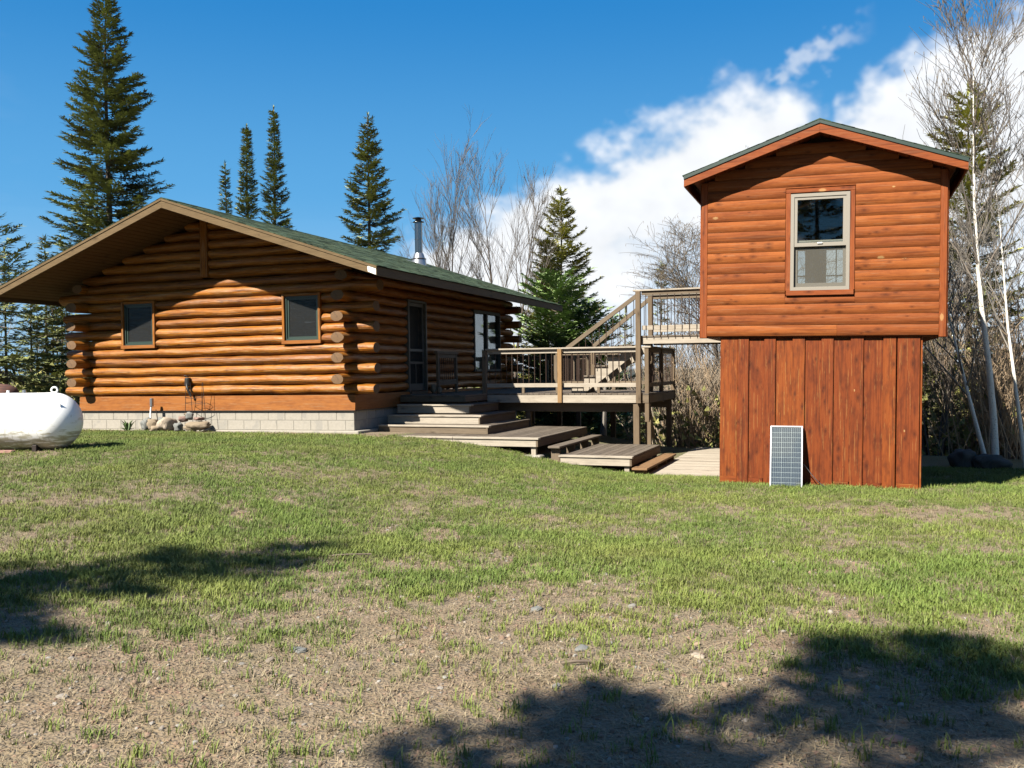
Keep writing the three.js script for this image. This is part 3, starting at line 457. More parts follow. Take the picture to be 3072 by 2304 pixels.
  railing(d, 'x', 2.35, 5.25, -6.54, y, { ...q, step: 0.15 }); railing(d, 'z', -9.72, -6.62, 2.26, y, { ...q, step: 0.16 }); railing(d, 'x', 0.12, 2.2, -9.76, y, { ...q, step: 0.15, cap: 0.95 });
  for (const [x, z] of [[1.0, -9.76], [2.26, -9.76], [2.26, -8.2], [2.26, -6.56], [3.8, -6.54]]) part('rail_post', bx(x - 0.045, x + 0.045, y + 0.001, y + 0.9, z - 0.045, z + 0.045, 0.005, 1), M.frame, d);
}
{ // steps wrapping round the landing
  const s = thing('entry_steps', 'three wraparound timber steps leading up to the deck beside the cabin wall', 'steps');
  [[0.478, 1.93, -1.52], [0.275, 2.33, -1.06], [0.09, 2.66, -0.64]].forEach(([y, x1, z1], i) => {
    const xl = 0.19, t = 0.038, d = 0.42;
    for (let k = 0; k < 3; k++) { const a = z1 - d + k * d / 3; part('tread_board', bx(xl, x1 - (k === 2 ? 0 : (2 - k) * d / 3), y - t, y, a + 0.003, a + d / 3 - 0.003, 0.005, 0), k === 2 ? M.pale : M.deck, s); }
    for (let k = 0; k < 3; k++) { const a = x1 - d + k * d / 3; part('tread_board', bx(a + 0.003, a + d / 3 - 0.003, y - t, y, F0 + i * 0.001, z1 - (3 - k) * d / 3 + (k === 2 ? 0 : 0) - 0.003, 0.005, 2), M.deck2, s); }
    const dn = i === 2 ? 0.168 : 0.185;
    part('riser', bx(xl, x1 - 0.065, y - dn, y - t - 0.001, z1 - 0.065, z1 - 0.028, 0.003, 0), i === 2 ? M.frame : M.pale, s); part('riser', bx(x1 - 0.064, x1 - 0.028, y - dn, y - t - 0.001, F0 + 0.01, z1 - 0.028, 0.003, 2), M.frame, s);
    part('corner_block', bx(x1 - 0.062, x1 - 0.03, y - dn, y - t - 0.002, z1 - 0.0275, z1 - 0.012, 0.002, 1), M.frame, s);
  });
}
{ // lower landing platforms
  const p = thing('landing_platform', 'large low timber platform at the foot of the entry steps', 'platform'), y = -0.08;
  planks(p, 0.24, 3.92, -3.45, -0.04, y, 'z', [M.deck, M.deck2, M.deck], { seed: 41 }); part('nosing_board', bx(0.22, 2.20, y - 0.036, y + 0.001, -0.035, 0.12, 0.005, 0), M.pale, p); part('nosing_board', bx(2.205, 3.94, y - 0.036, y + 0.001, -0.035, 0.12, 0.005, 0), M.pale, p);
  part('fascia_board', bx(0.26, 2.185, y - 0.17, y - 0.038, 0.055, 0.093, 0.003, 0), M.pale, p); part('fascia_board', bx(2.189, 3.885, y - 0.17, y - 0.038, 0.055, 0.093, 0.003, 0), M.pale, p); part('fascia_board', bx(3.886, 3.922, y - 0.17, y - 0.038, -3.45, 0.092, 0.003, 2), M.frame, p); part('fascia_board', bx(0.3, 3.88, y - 0.17, y - 0.038, -3.45, -3.414, 0.003, 0), M.frame, p);
  for (let x = 0.5; x < 3.8; x += 0.42) part('joist', bx(x - 0.019, x + 0.019, y - 0.165, y - 0.037, -3.41, 0.05, 0.002, 2), M.frame, p);
  for (const [x, z] of [[3.82, 0.0], [2.28, 0.0], [3.82, -3.3], [2.2, -3.3]]) { const g = groundY(x, z); if (g < y - 0.18) part('support_post', bx(x - 0.045, x + 0.045, g - 0.1, y - 0.171, z - 0.045, z + 0.045, 0.004, 1), M.pale, p); }
  part('footing_pad', bx(3.66, 3.99, -0.62, groundY(3.82, 0) + 0.035, -0.12, 0.16, 0.02), M.block, p);
  const q = thing('landing_platform', 'small square timber platform between two bench-like steps', 'platform'), y2 = -0.39;
  planks(q, 4.36, 5.70, -2.66, -0.03, y2, 'z', [M.deck, M.deck2], { seed: 42 }); part('nosing_board', bx(4.33, 5.72, y2 - 0.036, y2 + 0.001, -0.025, 0.125, 0.005, 0), M.pale, q);
  part('fascia_board', bx(4.36, 5.666, y2 - 0.175, y2 - 0.038, 0.065, 0.10, 0.003, 0), M.pale, q); part('fascia_board', bx(5.668, 5.702, y2 - 0.175, y2 - 0.038, -2.66, 0.099, 0.003, 2), M.frame, q); part('fascia_board', bx(4.36, 5.666, y2 - 0.175, y2 - 0.038, -2.66, -2.625, 0.003, 0), M.frame, q); part('fascia_board', bx(4.358, 4.392, y2 - 0.175, y2 - 0.038, -2.624, 0.064, 0.003, 2), M.frame, q);
  for (const [x, z] of [[5.60, 0.0], [4.46, 0.0], [5.60, -2.55], [4.46, -2.55]]) part('support_post', bx(x - 0.045, x + 0.045, groundY(x, z) - 0.15, y2 - 0.176, z - 0.045, z + 0.045, 0.004, 1), M.pale, q);
  // long single steps
  const step = (label, x0, x1, z0, z1, yy, m) => { const o = thing('timber_step', label, 'step'); part('tread_board', bx(x0, x1, yy - 0.04, yy, z0, z1, 0.006, 2), m, o); for (const f of [0.04, 0.36, 0.68, 0.96]) { const z = lerp(z1, z0, f), g = groundY((x0 + x1) / 2, z); part('leg_block', bx(x0 + 0.03, x1 - 0.03, g - 0.1, yy - 0.041, z - 0.02, z + 0.02, 0.003), m === M.tread ? M.tread : M.frame, o); } };
  step('grey plank step between the large and the small platform', 4.10, 4.33, -3.15, 0.04, -0.235, M.deck); step('reddish brown plank step leading down onto the boardwalk', 5.74, 6.02, -2.75, 0.28, -0.575, M.tread);
  const b = thing('boardwalk', 'pale slatted boardwalk on the ground beside the red shed', 'boardwalk'); planks(b, 5.95, 7.5, -6.0, 0.22, -0.705, 'x', [M.pale, M.pale2, M.pale], { w: 0.088, gap: 0.020, seed: 43 });
  for (const x of [6.03, 6.75, 7.42]) part('bearer', bx(x - 0.04, x + 0.04, -1.0, -0.742, -5.95, 0.2, 0.004, 2), M.frame, b);
}
{ // stair and elevated walkway to the upper storey of the shed
  const w = thing('elevated_walkway', 'narrow elevated walkway with stair linking the deck to the upper storey', 'walkway'), y = 1.91, N = -3.28, Fz = -4.62, X1 = 9.6;
  planks(w, 5.10, X1, Fz, N + 0.02, y, 'x', [M.deck, M.pale], { w: 0.14, seed: 51 });
  part('fascia_board', bx(5.205, X1, y - 0.18, y - 0.038, N - 0.036, N, 0.003, 0), M.pale, w); part('fascia_board', bx(5.2, X1, y - 0.18, y - 0.038, Fz, Fz + 0.036, 0.003, 0), M.frame, w); part('fascia_board', bx(5.06, 5.1, y - 0.19, y - 0.0, Fz + 0.04, N - 0.05, 0.003, 2), M.pale, w);
  for (let x = 5.5; x < X1; x += 0.45) part('joist', bx(x - 0.019, x + 0.019, y - 0.17, y - 0.038, Fz + 0.04, N - 0.04, 0.002, 2), M.frame, w);
  const rail = (z, x1) => { part('cap_rail', bx(5.02, x1, y + 0.955, y + 0.99, z - 0.06, z + 0.06, 0.004, 0), M.pale, w); part('top_rail', bx(5.205, x1, y + 0.87, y + 0.954, z - 0.02, z + 0.018, 0.003, 0), M.frame, w); part('bottom_rail', bx(5.21, x1, y + 0.12, y + 0.215, z - 0.02, z + 0.018, 0.003, 0), M.pale, w); for (let x = 5.30; x < x1; x += 0.155) baluster(w, x, y - (z > -4 ? 0.05 : 0), y + 0.88, z + (z > -4 ? 0.03 : 0)); };
  rail(N, 7.35); rail(Fz + 0.03, X1);
  part('stair_post', bx(5.085, 5.19, 0.45, y + 0.954, N - 0.005, N + 0.10, 0.005, 1), M.post, w); part('stair_post', bx(5.085, 5.18, 0.67, y + 0.954, Fz - 0.02, Fz + 0.075, 0.005, 1), M.post, w); part('stair_post', bx(3.72, 3.81, 0.667, 1.70, Fz - 0.02, Fz + 0.07, 0.005, 1), M.post, w);
  for (const x of [7.1, 9.4]) part('support_post', bx(x - 0.06, x + 0.06, groundY(x, Fz) - 0.3, y - 0.181, Fz - 0.1, Fz - 0.002, 0.005, 1), M.post, w);
  // stringers with a step at each tread
  const saw = [[3.55, 0.667]]; for (let i = 0; i < 5; i++) { const x = 3.55 + i * 0.282, yy = 0.80 + i * 0.2225; saw.push([x, yy], [x + 0.282, yy]); } saw.push([5.06, 1.72], [5.06, 1.56], [3.86, 0.667]);
  for (const z of [-3.54, -4.40]) { const g = prism(saw.slice().reverse(), 0.04, 0.1); g.translate(0, 0, z); reuv(g, 0); part('stringer', g, M.pale, w); }
  for (let i = 0; i < 5; i++) { const x = 3.55 + i * 0.282, yy = 0.801 + i * 0.2225; for (const k of [0, 1]) part('tread_board', bx(x - 0.02 + k * 0.15, x + 0.122 + k * 0.15, yy, yy + 0.036, -4.44, -3.46, 0.004, 2), M.deck, w); }
  for (const z of [N - 0.05, Fz + 0.03]) { const a = z > -4 ? [3.50, 1.69] : [3.78, 1.76], b = [5.16, y + 0.95], L = Math.hypot(b[0] - a[0], b[1] - a[1]), g = cbox(L, 0.09, 0.04, 0.004, 0); g.rotateZ(Math.atan2(b[1] - a[1], b[0] - a[0])); part('handrail', g, M.frame, w, (a[0] + b[0]) / 2, (a[1] + b[1]) / 2 - 0.03, z); for (let x = a[0] + 0.12; x < b[0] - 0.05; x += 0.155) { const yy = lerp(a[1], b[1], (x - a[0]) / (b[0] - a[0])); baluster(w, x, yy - 0.80, yy - 0.05, z - 0.02); } }
}
{ // spindle gate leaning by the door and two stones
  const g = thing('wooden_gate', 'wood framed spindle gate standing against the cabin wall beside the door', 'gate', [0.42, 0.667, -3.75]); g.rotation.z = 0.02;
  part('stile', bx(-0.03, 0.03, 0, 0.92, 0.50, 0.57, 0.004, 1), M.frame, g); part('stile', bx(-0.03, 0.03, 0, 0.92, -0.57, -0.50, 0.004, 1), M.frame, g); part('top_rail', bx(-0.045, 0.045, 0.922, 0.985, -0.62, 0.62, 0.005, 2), M.frame, g); part('bottom_rail', bx(-0.025, 0.025, 0.20, 0.32, -0.499, 0.499, 0.004, 2), M.frame, g); part('top_rail', bx(-0.02, 0.02, 0.83, 0.92, -0.499, 0.499, 0.004, 2), M.frame, g);
  for (let z = -0.42; z < 0.45; z += 0.12) baluster(g, 0, 0.32, 0.83, z);
}
function rockGeo(sx, sy, sz, seed, d = 3) { const g = mergeVertices(new THREE.IcosahedronGeometry(1, d).deleteAttribute('uv').deleteAttribute('normal')), p = g.attributes.position, uv = []; for (let i = 0; i < p.count; i++) { const x = p.getX(i), y = p.getY(i), z = p.getZ(i), n = 1 + 0.22 * n3(x * 0.9 + seed * 5, y * 0.9, z * 0.9) + 0.09 * n3(x * 2.4, y * 2.4 + seed, z * 2.4) + 0.03 * n3(x * 6, y * 6, z * 6 + seed), q = (v) => Math.sign(v) * Math.pow(Math.abs(v), 0.8); p.setXYZ(i, q(x) * n * sx, q(y) * n * sy, q(z) * n * sz); uv.push(x * sx * 2 + z, y * sy * 2 + z * sz); } g.setAttribute('uv', new THREE.Float32BufferAttribute(uv, 2)); g.computeVertexNormals(); return g; }
const rk = { tan: M.rock([0.42, 0.33, 0.22], 1), grey: M.rock([0.30, 0.31, 0.29], 2), cream: M.rock([0.66, 0.55, 0.42], 3), pink: M.rock([0.42, 0.27, 0.22], 4), dark: M.rock([0.10, 0.10, 0.095], 5) };
{
  const R = (x, y, z, s, c, seed, label, group) => { if (x < -2) { x = -4.85 + (x + 4.98) * 0.60; s = s.map((v) => v * 0.86); y *= 0.88; } const m = single('rock', rockGeo(s[0] * 0.84, s[1] * 0.84, s[2] * 0.84, seed), rk[c], label, 'rock', [x, y, z], group); m.rotation.set(0.1 * n2(seed, 1), seed * 1.3, 0.1 * n2(seed, 2)); return m; };
  R(-3.98, 0.125, 0.44, [0.30, 0.20, 0.19], 'cream', 1, 'large pale cream rock in the middle of the pile by the foundation');
  R(-4.98, 0.12, 0.36, [0.19, 0.18, 0.17], 'grey', 2, 'rough grey rock at the outer end of the pile beside the small plant'); R(-4.66, 0.11, 0.40, [0.17, 0.17, 0.16], 'tan', 3, 'upright tan rock in the pile in front of the white pipe');
  R(-4.30, 0.02, 0.56, [0.20, 0.12, 0.15], 'tan', 4, 'brown rock lying low in front of the rock pile'); R(-4.38, 0.15, 0.34, [0.10, 0.08, 0.09], 'pink', 5, 'small pinkish rock between the tan rock and the cream rock');
  R(-4.45, 0.22, 0.26, [0.13, 0.09, 0.1], 'grey', 6, 'grey rock behind the small pinkish rock against the blocks'); R(-3.52, 0.07, 0.44, [0.13, 0.13, 0.12], 'grey', 7, 'blocky grey rock beside the large cream rock');
  R(-3.42, 0.25, 0.36, [0.13, 0.08, 0.11], 'pink', 8, 'reddish rock resting on the blocky grey rock'); R(-3.16, 0.33, 0.34, [0.12, 0.11, 0.11], 'grey', 9, 'round blue-grey stone on top of the rock pile'); R(-2.78, 0.10, 0.38, [0.37, 0.12, 0.17], 'tan', 10, 'long low brown rock at the deck end of the pile'); R(-2.80, 0.26, 0.30, [0.19, 0.055, 0.12], 'pink', 11, 'flat reddish slab lying on the long brown rock'); R(-3.36, 0.37, 0.26, [0.10, 0.035, 0.08], 'tan', 12, 'thin tan stone topping the reddish rock by the wall');
  R(0.30, 0.775, -3.2, [0.09, 0.12, 0.07], 'tan', 14, 'upright stone on the deck beside the door'); R(0.50, 0.745, -3.12, [0.06, 0.085, 0.05], 'tan', 15, 'smaller stone on the deck beside the wooden gate');
  R(11.42, groundY(11.4, -2.7) + 0.14, -2.7, [0.30, 0.24, 0.26], 'dark', 16, 'rounded dark boulder in shade behind the red shed'); R(11.86, groundY(11.86, -2.6) + 0.1, -2.6, [0.36, 0.18, 0.26], 'dark', 17, 'low dark boulder in shade at the foot of the birch');
}
{ // wall-side odds and ends
  const t = thing('wire_trellis', 'rusty wire plant cage standing behind the rocks at the cabin wall', 'plant cage', [-3.72, 0, 0.22]);
  for (const [x0, x1, z0, z1] of [[-0.26, -0.20, 0, 0.02], [0.0, -0.06, 0.05, 0.06], [0.14, 0.20, -0.04, 0], [0.34, 0.24, 0.05, 0.03]]) part('wire_leg', tube([[x0, 0.02, z0], [(x0 + x1) / 2, 0.5, (z0 + z1) / 2], [x1, 1.0, z1]], 0.006, 6, 5), M.wire, t);
  for (const y of [0.56, 0.68]) part('wire_ring', tube([[-0.23, y, 0.02], [-0.02, y - 0.02, 0.10], [0.24, y + 0.01, 0.03], [0.05, y + 0.03, -0.06]], 0.005, 16, 5, true), M.wire, t);
  const p = thing('vent_pipe', 'slim white pipe with a grey head standing in the rocks', 'pipe', [-4.86, 0.1, 0.25]); part('pipe', tube([[0, 0, 0], [0.01, 0.3, 0], [0.035, 0.42, 0]], 0.018, 6, 8), M.white, p); part('head', bx(0.01, 0.07, 0.38, 0.56, -0.035, 0.035, 0.008), M.galv, p); part('stake', tube([[0.2, 0, 0], [0.15, 0.32, 0.0]], 0.008, 3, 6), M.wire, p);
  const f = thing('hose_tap', 'black hose tap fixed to a log above the wire cage', 'tap', [-4.02, 1.0, 0.02]); part('body', bx(-0.05, 0.06, -0.09, 0.10, -0.02, 0.10, 0.02), M.black, f); part('spout', tube([[0.0, -0.02, 0.08], [0.06, -0.14, 0.12], [0.12, -0.30, 0.08]], 0.028, 8, 8), M.black, f); const h = part('handle', new THREE.TorusGeometry(0.045, 0.012, 6, 14), M.wire, f, -0.02, 0.13, 0.06); h.rotation.x = 1.3;
}
{ // propane tank
  const r = 0.475, L = 1.25, t = thing('propane_tank', 'white horizontal propane tank with grimy underside on the lawn', 'tank', [-3.71, 0.42, 4.77]); t.rotation.y = 0.344;
  const nS = 44, nR = 48, pos = [], uv = [], idx = [], prof = []; for (let i = 0; i <= nS; i++) { const f = i / nS; if (f < 0.3) { const a = Math.PI / 2 * (1 - f / 0.3); prof.push([-L / 2 - r * 0.94 * Math.sin(a), r * Math.cos(a)]); } else if (f <= 0.7) prof.push([lerp(-L / 2, L / 2, (f - 0.3) / 0.4), r]); else { const a = Math.PI / 2 * (f - 0.7) / 0.3; prof.push([L / 2 + r * 0.94 * Math.sin(a), r * Math.cos(a)]); } }
  prof.forEach(([x, q]) => { for (let k = 0; k <= nR; k++) { const a = k / nR * Math.PI * 2, dent = 1 + 0.006 * n3(x * 2, Math.cos(a) * 1.5, Math.sin(a) * 1.5); pos.push(x, -Math.cos(a) * q * dent, Math.sin(a) * q * dent); uv.push((x + 1.2) / 2.4, (1 - Math.cos(a) * q / r) / 2); } }); for (let i = 0; i < nS; i++) for (let k = 0; k < nR; k++) { const a = i * (nR + 1) + k, b = a + nR + 1; idx.push(a, a + 1, b, a + 1, b + 1, b); }
  const g = new THREE.BufferGeometry(); g.setAttribute('position', new THREE.Float32BufferAttribute(pos, 3)); g.setAttribute('uv', new THREE.Float32BufferAttribute(uv, 2)); g.setIndex(idx); g.computeVertexNormals(); part('shell', g, M.tank, t);
  for (const s of [-1, 1]) { const q = part('lifting_lug', new THREE.TorusGeometry(0.045, 0.016, 8, 18), M.white, t, s * (L / 2 + 0.02), r + 0.045, 0); q.rotation.y = 0.35; for (const z of [-0.22, 0.22]) part('leg', bx(s * L * 0.36 - 0.04, s * L * 0.36 + 0.04, -r - 0.06, -r + 0.1, z - 0.1, z + 0.1, 0.01), M.wire, t); }
  part('valve', new THREE.CylinderGeometry(0.03, 0.035, 0.06, 12), M.galv, t, 0.14, r + 0.02, 0.0); part('valve', new THREE.CylinderGeometry(0.02, 0.03, 0.05, 12), M.white, t, -0.12, r + 0.02, 0.02); part('gauge_dome', new THREE.SphereGeometry(0.07, 14, 8, 0, Math.PI * 2, 0, Math.PI / 2), M.white, t, -0.36, r - 0.02, 0);
  const dec = new THREE.PlaneGeometry(0.14, 0.05, 6, 2), dp = dec.attributes.position; const placeOn = (name, geo, ang, down, m) => { const k = part(name, geo, m, t), dir = new THREE.Vector3(Math.cos(down) * Math.sin(ang), Math.sin(down), Math.cos(down) * Math.cos(ang)); k.position.set(L / 2 + dir.x * (r * 0.945), dir.y * (r + 0.002), dir.z * (r + 0.002)); k.lookAt(k.position.clone().multiplyScalar(1).add(dir)); k.position.addScaledVector(dir, 0.004); return k; };
  placeOn('data_plate', new THREE.CircleGeometry(0.045, 3), 0.75, 0.62, M.black);
  const brick = single('brick', bx(-0.16, 0.16, 0, 0.05, -0.05, 0.05, 0.008), M.rock([0.55, 0.30, 0.24], 9), 'pink and white brick lying in the grass under the tank', 'brick', [-3.50, groundY(-3.5, 5.2) + 0.005, 5.2]); brick.rotation.y = 0.2;
  const drum = thing('rusty_drum', 'rusty brown barrel with domed lid standing behind the propane tank', 'barrel', [-6.05, groundY(-6, 2.95), 2.98]); part('body', new THREE.LatheGeometry([[0, 0], [0.30, 0], [0.31, 0.02], [0.30, 0.3], [0.315, 0.32], [0.30, 0.34], [0.30, 0.62], [0.315, 0.64], [0.30, 0.66], [0.30, 0.9]].map((p) => new THREE.Vector2(...p)), 28), M.rust, drum); part('lid', new THREE.LatheGeometry([[0.315, 0.88], [0.315, 0.91], [0.27, 1.0], [0.15, 1.06], [0, 1.08]].map((p) => new THREE.Vector2(...p)), 28), M.rust, drum);
}
// ---------------------------------------------------------------- two-storey shed
{
  const s = thing('two_storey_shed', 'small red-brown two-storey shed with a gabled upper room overhanging the base', 'shed', [8.97, 1.655, 0]); s.rotation.z = -0.015;
  const r = rng(61), W = 1.69, Z = 2.3, ZB = -2.9, e = 0.156, slope = 0.352, pk = 3.06; // wall half width, front, back, siding exposure, roof pitch, ridge above the floor line
  const top = (x) => pk - 0.12 - slope * Math.abs(x);
  // upper room: sheathing, floor, siding boards
  const wx0 = -0.40, wx1 = 0.42, wy0 = 0.66, wy1 = 2.07; // window opening
  const inner = M.dimwood, zi = Z - 0.1;
  part('wall_panel', bx(-W + 0.05, wx0, 0.02, 2.15, zi, Z - 0.04, 0.002), inner, s); part('wall_panel', bx(wx1, W - 0.05, 0.02, 2.15, zi, Z - 0.04, 0.002), inner, s); part('wall_panel', bx(wx0 + 0.001, wx1 - 0.001, 0.02, wy0, zi, Z - 0.04, 0.002), inner, s);
  { const g = prism([[-W + 0.05, 2.151], [W - 0.05, 2.151], [W - 0.05, top(W) - 0.04], [0, top(0) - 0.04], [-W + 0.05, top(W) - 0.04]], 0.06); g.translate(0, 0, zi); part('wall_panel', g, inner, s); }
  part('floor', bx(-W + 0.02, W - 0.02, -0.02, 0.06, ZB, Z - 0.03, 0.004), M.barn, s); part('side_wall', bx(-W + 0.0, -W + 0.06, 0.061, top(W) - 0.06, ZB, Z - 0.15, 0.004), M.siding, s); part('side_wall', bx(W - 0.06, W, 0.061, top(W) - 0.06, ZB, Z - 0.15, 0.004), M.siding, s);
  for (const [a, b] of [[-W + 0.061, -0.75], [-0.35, -0.05], [0.42, W - 0.061]]) part('back_wall', bx(a, b, 0.061, 2.2, ZB, ZB + 0.06, 0.003), M.siding, s); part('back_wall', bx(-0.749, 0.419, 0.061, 0.8, ZB, ZB + 0.06, 0.003), M.siding, s); { const g = prism([[-0.749, 1.9], [0.419, 1.9], [0.419, 2.2], [W - 0.1, 2.2], [W - 0.1, top(W) - 0.05], [0, top(0) - 0.05], [-W + 0.1, top(W) - 0.05], [-W + 0.1, 2.2], [-0.749, 2.2]], 0.05); g.translate(0, 0, ZB); part('back_wall', g, M.siding, s); }
  const prof = (h) => { const p = []; for (let i = 0; i <= 8; i++) { const f = i / 8; p.push([0.008 + 0.030 * Math.pow(Math.sin(Math.PI * (0.06 + 0.88 * f)), 0.62), f * h]); } p.push([-0.02, h], [-0.02, 0]); return p; };
  const board = (a, b, y, h) => { const g = prism(prof(h - 0.004), b - a, 0.9); g.rotateY(-Math.PI / 2); g.computeBoundingBox(); const bb = g.boundingBox; g.translate(a - bb.min.x, y, 0); g.computeBoundingBox(); g.translate(0, 0, Z - 0.038 - g.boundingBox.min.z); reuv(g, 0); const m = part('siding_board', g, M.sidings[Math.floor(r() * 3)], s); m.position.z = (r() - 0.5) * 0.004; };
  for (let k = 0; k * e < pk - 0.3; k++) { const y = k * e, half = Math.min(W - 0.085, (pk - 0.12 - y - 0.07) / slope); if (half < 0.2) continue; const lo = wy0 - 0.077, hi = wy1 + 0.082, mid = y + e > lo && y < hi; if (mid) { board(-half, wx0 - 0.075, y, e); board(wx1 + 0.075, half, y, e); if (lo - y > 0.015) board(wx0 - 0.074, wx1 + 0.074, y, lo - y); if (y + e - hi > 0.015) board(wx0 - 0.074, wx1 + 0.074, hi, y + e - hi); } else if (half > 1.2 && r() < 0.25) { const c = (r() - 0.5) * 1.2; board(-half, c - 0.001, y, e); board(c + 0.001, half, y, e); } else board(-half, half, y, e); }
  part('corner_board', bx(-W - 0.012, -W + 0.083, -0.03, top(W) - 0.03, Z - 0.12, Z + 0.012, 0.006, 1), M.shedtrim, s); part('corner_board', bx(W - 0.083, W + 0.012, -0.03, top(W) - 0.03, Z - 0.12, Z + 0.012, 0.006, 1), M.shedtrim, s); part('corner_board', bx(-W - 0.03, -W - 0.013, -0.03, top(W) - 0.05, Z - 0.13, Z - 0.02, 0.004, 1), M.shedtrim, s); part('corner_board', bx(W + 0.013, W + 0.03, -0.03, top(W) - 0.05, Z - 0.13, Z - 0.02, 0.004, 1), M.shedtrim, s);
  // window
  { const w = sub('window', s, 0.01, wy0, Z), H = wy1 - wy0, V = 0.82;
    part('casing', bx(-V / 2 - 0.07, -V / 2, 0.0, H + 0.02, -0.06, 0.014, 0.004, 1), M.shedtrim, w); part('casing', bx(V / 2, V / 2 + 0.07, 0.0, H + 0.02, -0.06, 0.014, 0.004, 1), M.shedtrim, w); part('casing', bx(-V / 2 - 0.07, V / 2 + 0.07, H + 0.021, H + 0.08, -0.06, 0.016, 0.004, 0), M.shedtrim, w); part('sill', bx(-V / 2 - 0.06, V / 2 + 0.06, -0.075, -0.001, -0.06, 0.05, 0.006, 0), M.shedtrim, w);
    part('frame', ringFrame(V - 0.004, H, 0.045, 0.06), M.taupe, w, 0, 0.002, -0.04); part('upper_sash', ringFrame(V - 0.1, H / 2 + 0.02, 0.042, 0.03, 0.05), M.taupe, w, 0, H / 2 - 0.062, -0.022); part('lower_sash', ringFrame(V - 0.1, H / 2 - 0.02, 0.04, 0.025, 0.06), M.taupe, w, 0, 0.048, -0.062);
    part('pane', bx(-V / 2 + 0.09, V / 2 - 0.09, H / 2 - 0.015, H - 0.083, -0.012, -0.008, 0.0004), M.glass, w); part('pane', bx(-V / 2 + 0.088, V / 2 - 0.088, 0.105, H / 2 - 0.01, -0.052, -0.048, 0.0004), M.glass, w);
    part('insect_screen', new THREE.PlaneGeometry(V - 0.1, H / 2 - 0.03), M.screen, w, 0, H / 4 + 0.03, -0.03); part('latch', bx(-0.035, 0.035, -0.008, 0.012, 0.011, 0.03, 0.004), M.white, w, 0, H / 2 - 0.02, 0); }
  for (const [a, b] of [[-0.75, -0.35], [-0.05, 0.42]]) { const w = sub('window', s, (a + b) / 2, 0.8, ZB + 0.03), V = b - a - 0.004; part('frame', ringFrame(V, 1.096, 0.045, 0.05), M.taupe, w, 0, 0.002, -0.02); part('muntin', bx(-0.012, 0.012, 0.05, 1.05, -0.01, 0.01, 0.002, 1), M.taupe, w); part('muntin', bx(-V / 2 + 0.05, V / 2 - 0.05, 0.53, 0.556, -0.012, 0.012, 0.002, 0), M.taupe, w); part('pane', bx(-V / 2 + 0.04, V / 2 - 0.04, 0.045, 1.055, 0.014, 0.018, 0.0004), M.glass, w); }
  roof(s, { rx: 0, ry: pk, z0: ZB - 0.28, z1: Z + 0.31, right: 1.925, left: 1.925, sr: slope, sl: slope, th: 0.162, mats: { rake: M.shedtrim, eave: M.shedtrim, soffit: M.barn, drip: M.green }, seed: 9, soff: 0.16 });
  // lower storey: proud boards over recessed boards
  const h0 = -2.235, lw = 1.385, zf = Z - 0.05; part('base_wall', bx(-lw + 0.02, lw - 0.02, h0 + 0.03, -0.022, ZB + 0.2, zf - 0.045, 0.004), M.barn, s);
  const edges = [[-1.40, -1.155, 1], [-1.154, -0.99, 1], [-0.765, -0.60, 1], [-0.36, -0.185, 1], [0.045, 0.215, 1], [0.45, 0.625, 1], [0.89, 1.06, 1], [1.08, 1.375, 1]];
  edges.forEach(([a, b], i) => { part('board', bx(a, b, h0 + (i === 0 || i === 7 ? 0.12 : 0.0) - r() * 0.01, -0.024 + (i % 2) * 0.002, zf - 0.022 + (i === 0 ? -0.004 : 0), zf + 0.002 - (i === 0 ? 0.006 : 0), 0.004, 1), i % 3 ? M.barn : M.barn2, s); });
  for (const [a, b] of [[-1.02, -0.74], [-0.62, -0.34], [-0.21, 0.07], [0.19, 0.47], [0.60, 0.91]]) { part('board', bx(a, b, h0 + 0.10, -0.055, zf - 0.044, zf - 0.0235, 0.003, 1), r() < 0.5 ? M.barn : M.barn2, s); part('kick_board', bx(a + 0.035, b - 0.035, h0 + 0.0, h0 + 0.10, zf - 0.04, zf - 0.012, 0.003, 0), M.barn, s); }
  part('kick_board', bx(-1.4, -1.156, h0 + 0.005, h0 + 0.118, zf - 0.03, zf, 0.003, 0), M.barn2, s); part('kick_board', bx(1.08, 1.375, h0 + 0.005, h0 + 0.118, zf - 0.03, zf, 0.003, 0), M.barn2, s);
  part('sill_board', bx(-1.36, 1.36, h0 - 0.06, h0 - 0.002, zf - 0.14, zf - 0.03, 0.004, 0), M.frame, s); part('corner_board', bx(-1.41, -1.386, h0 + 0.0, -0.024, ZB + 0.2, zf - 0.024, 0.003, 1), M.barn2, s); part('corner_board', bx(1.386, 1.41, h0, -0.024, ZB + 0.2, zf - 0.024, 0.003, 1), M.barn2, s);
}
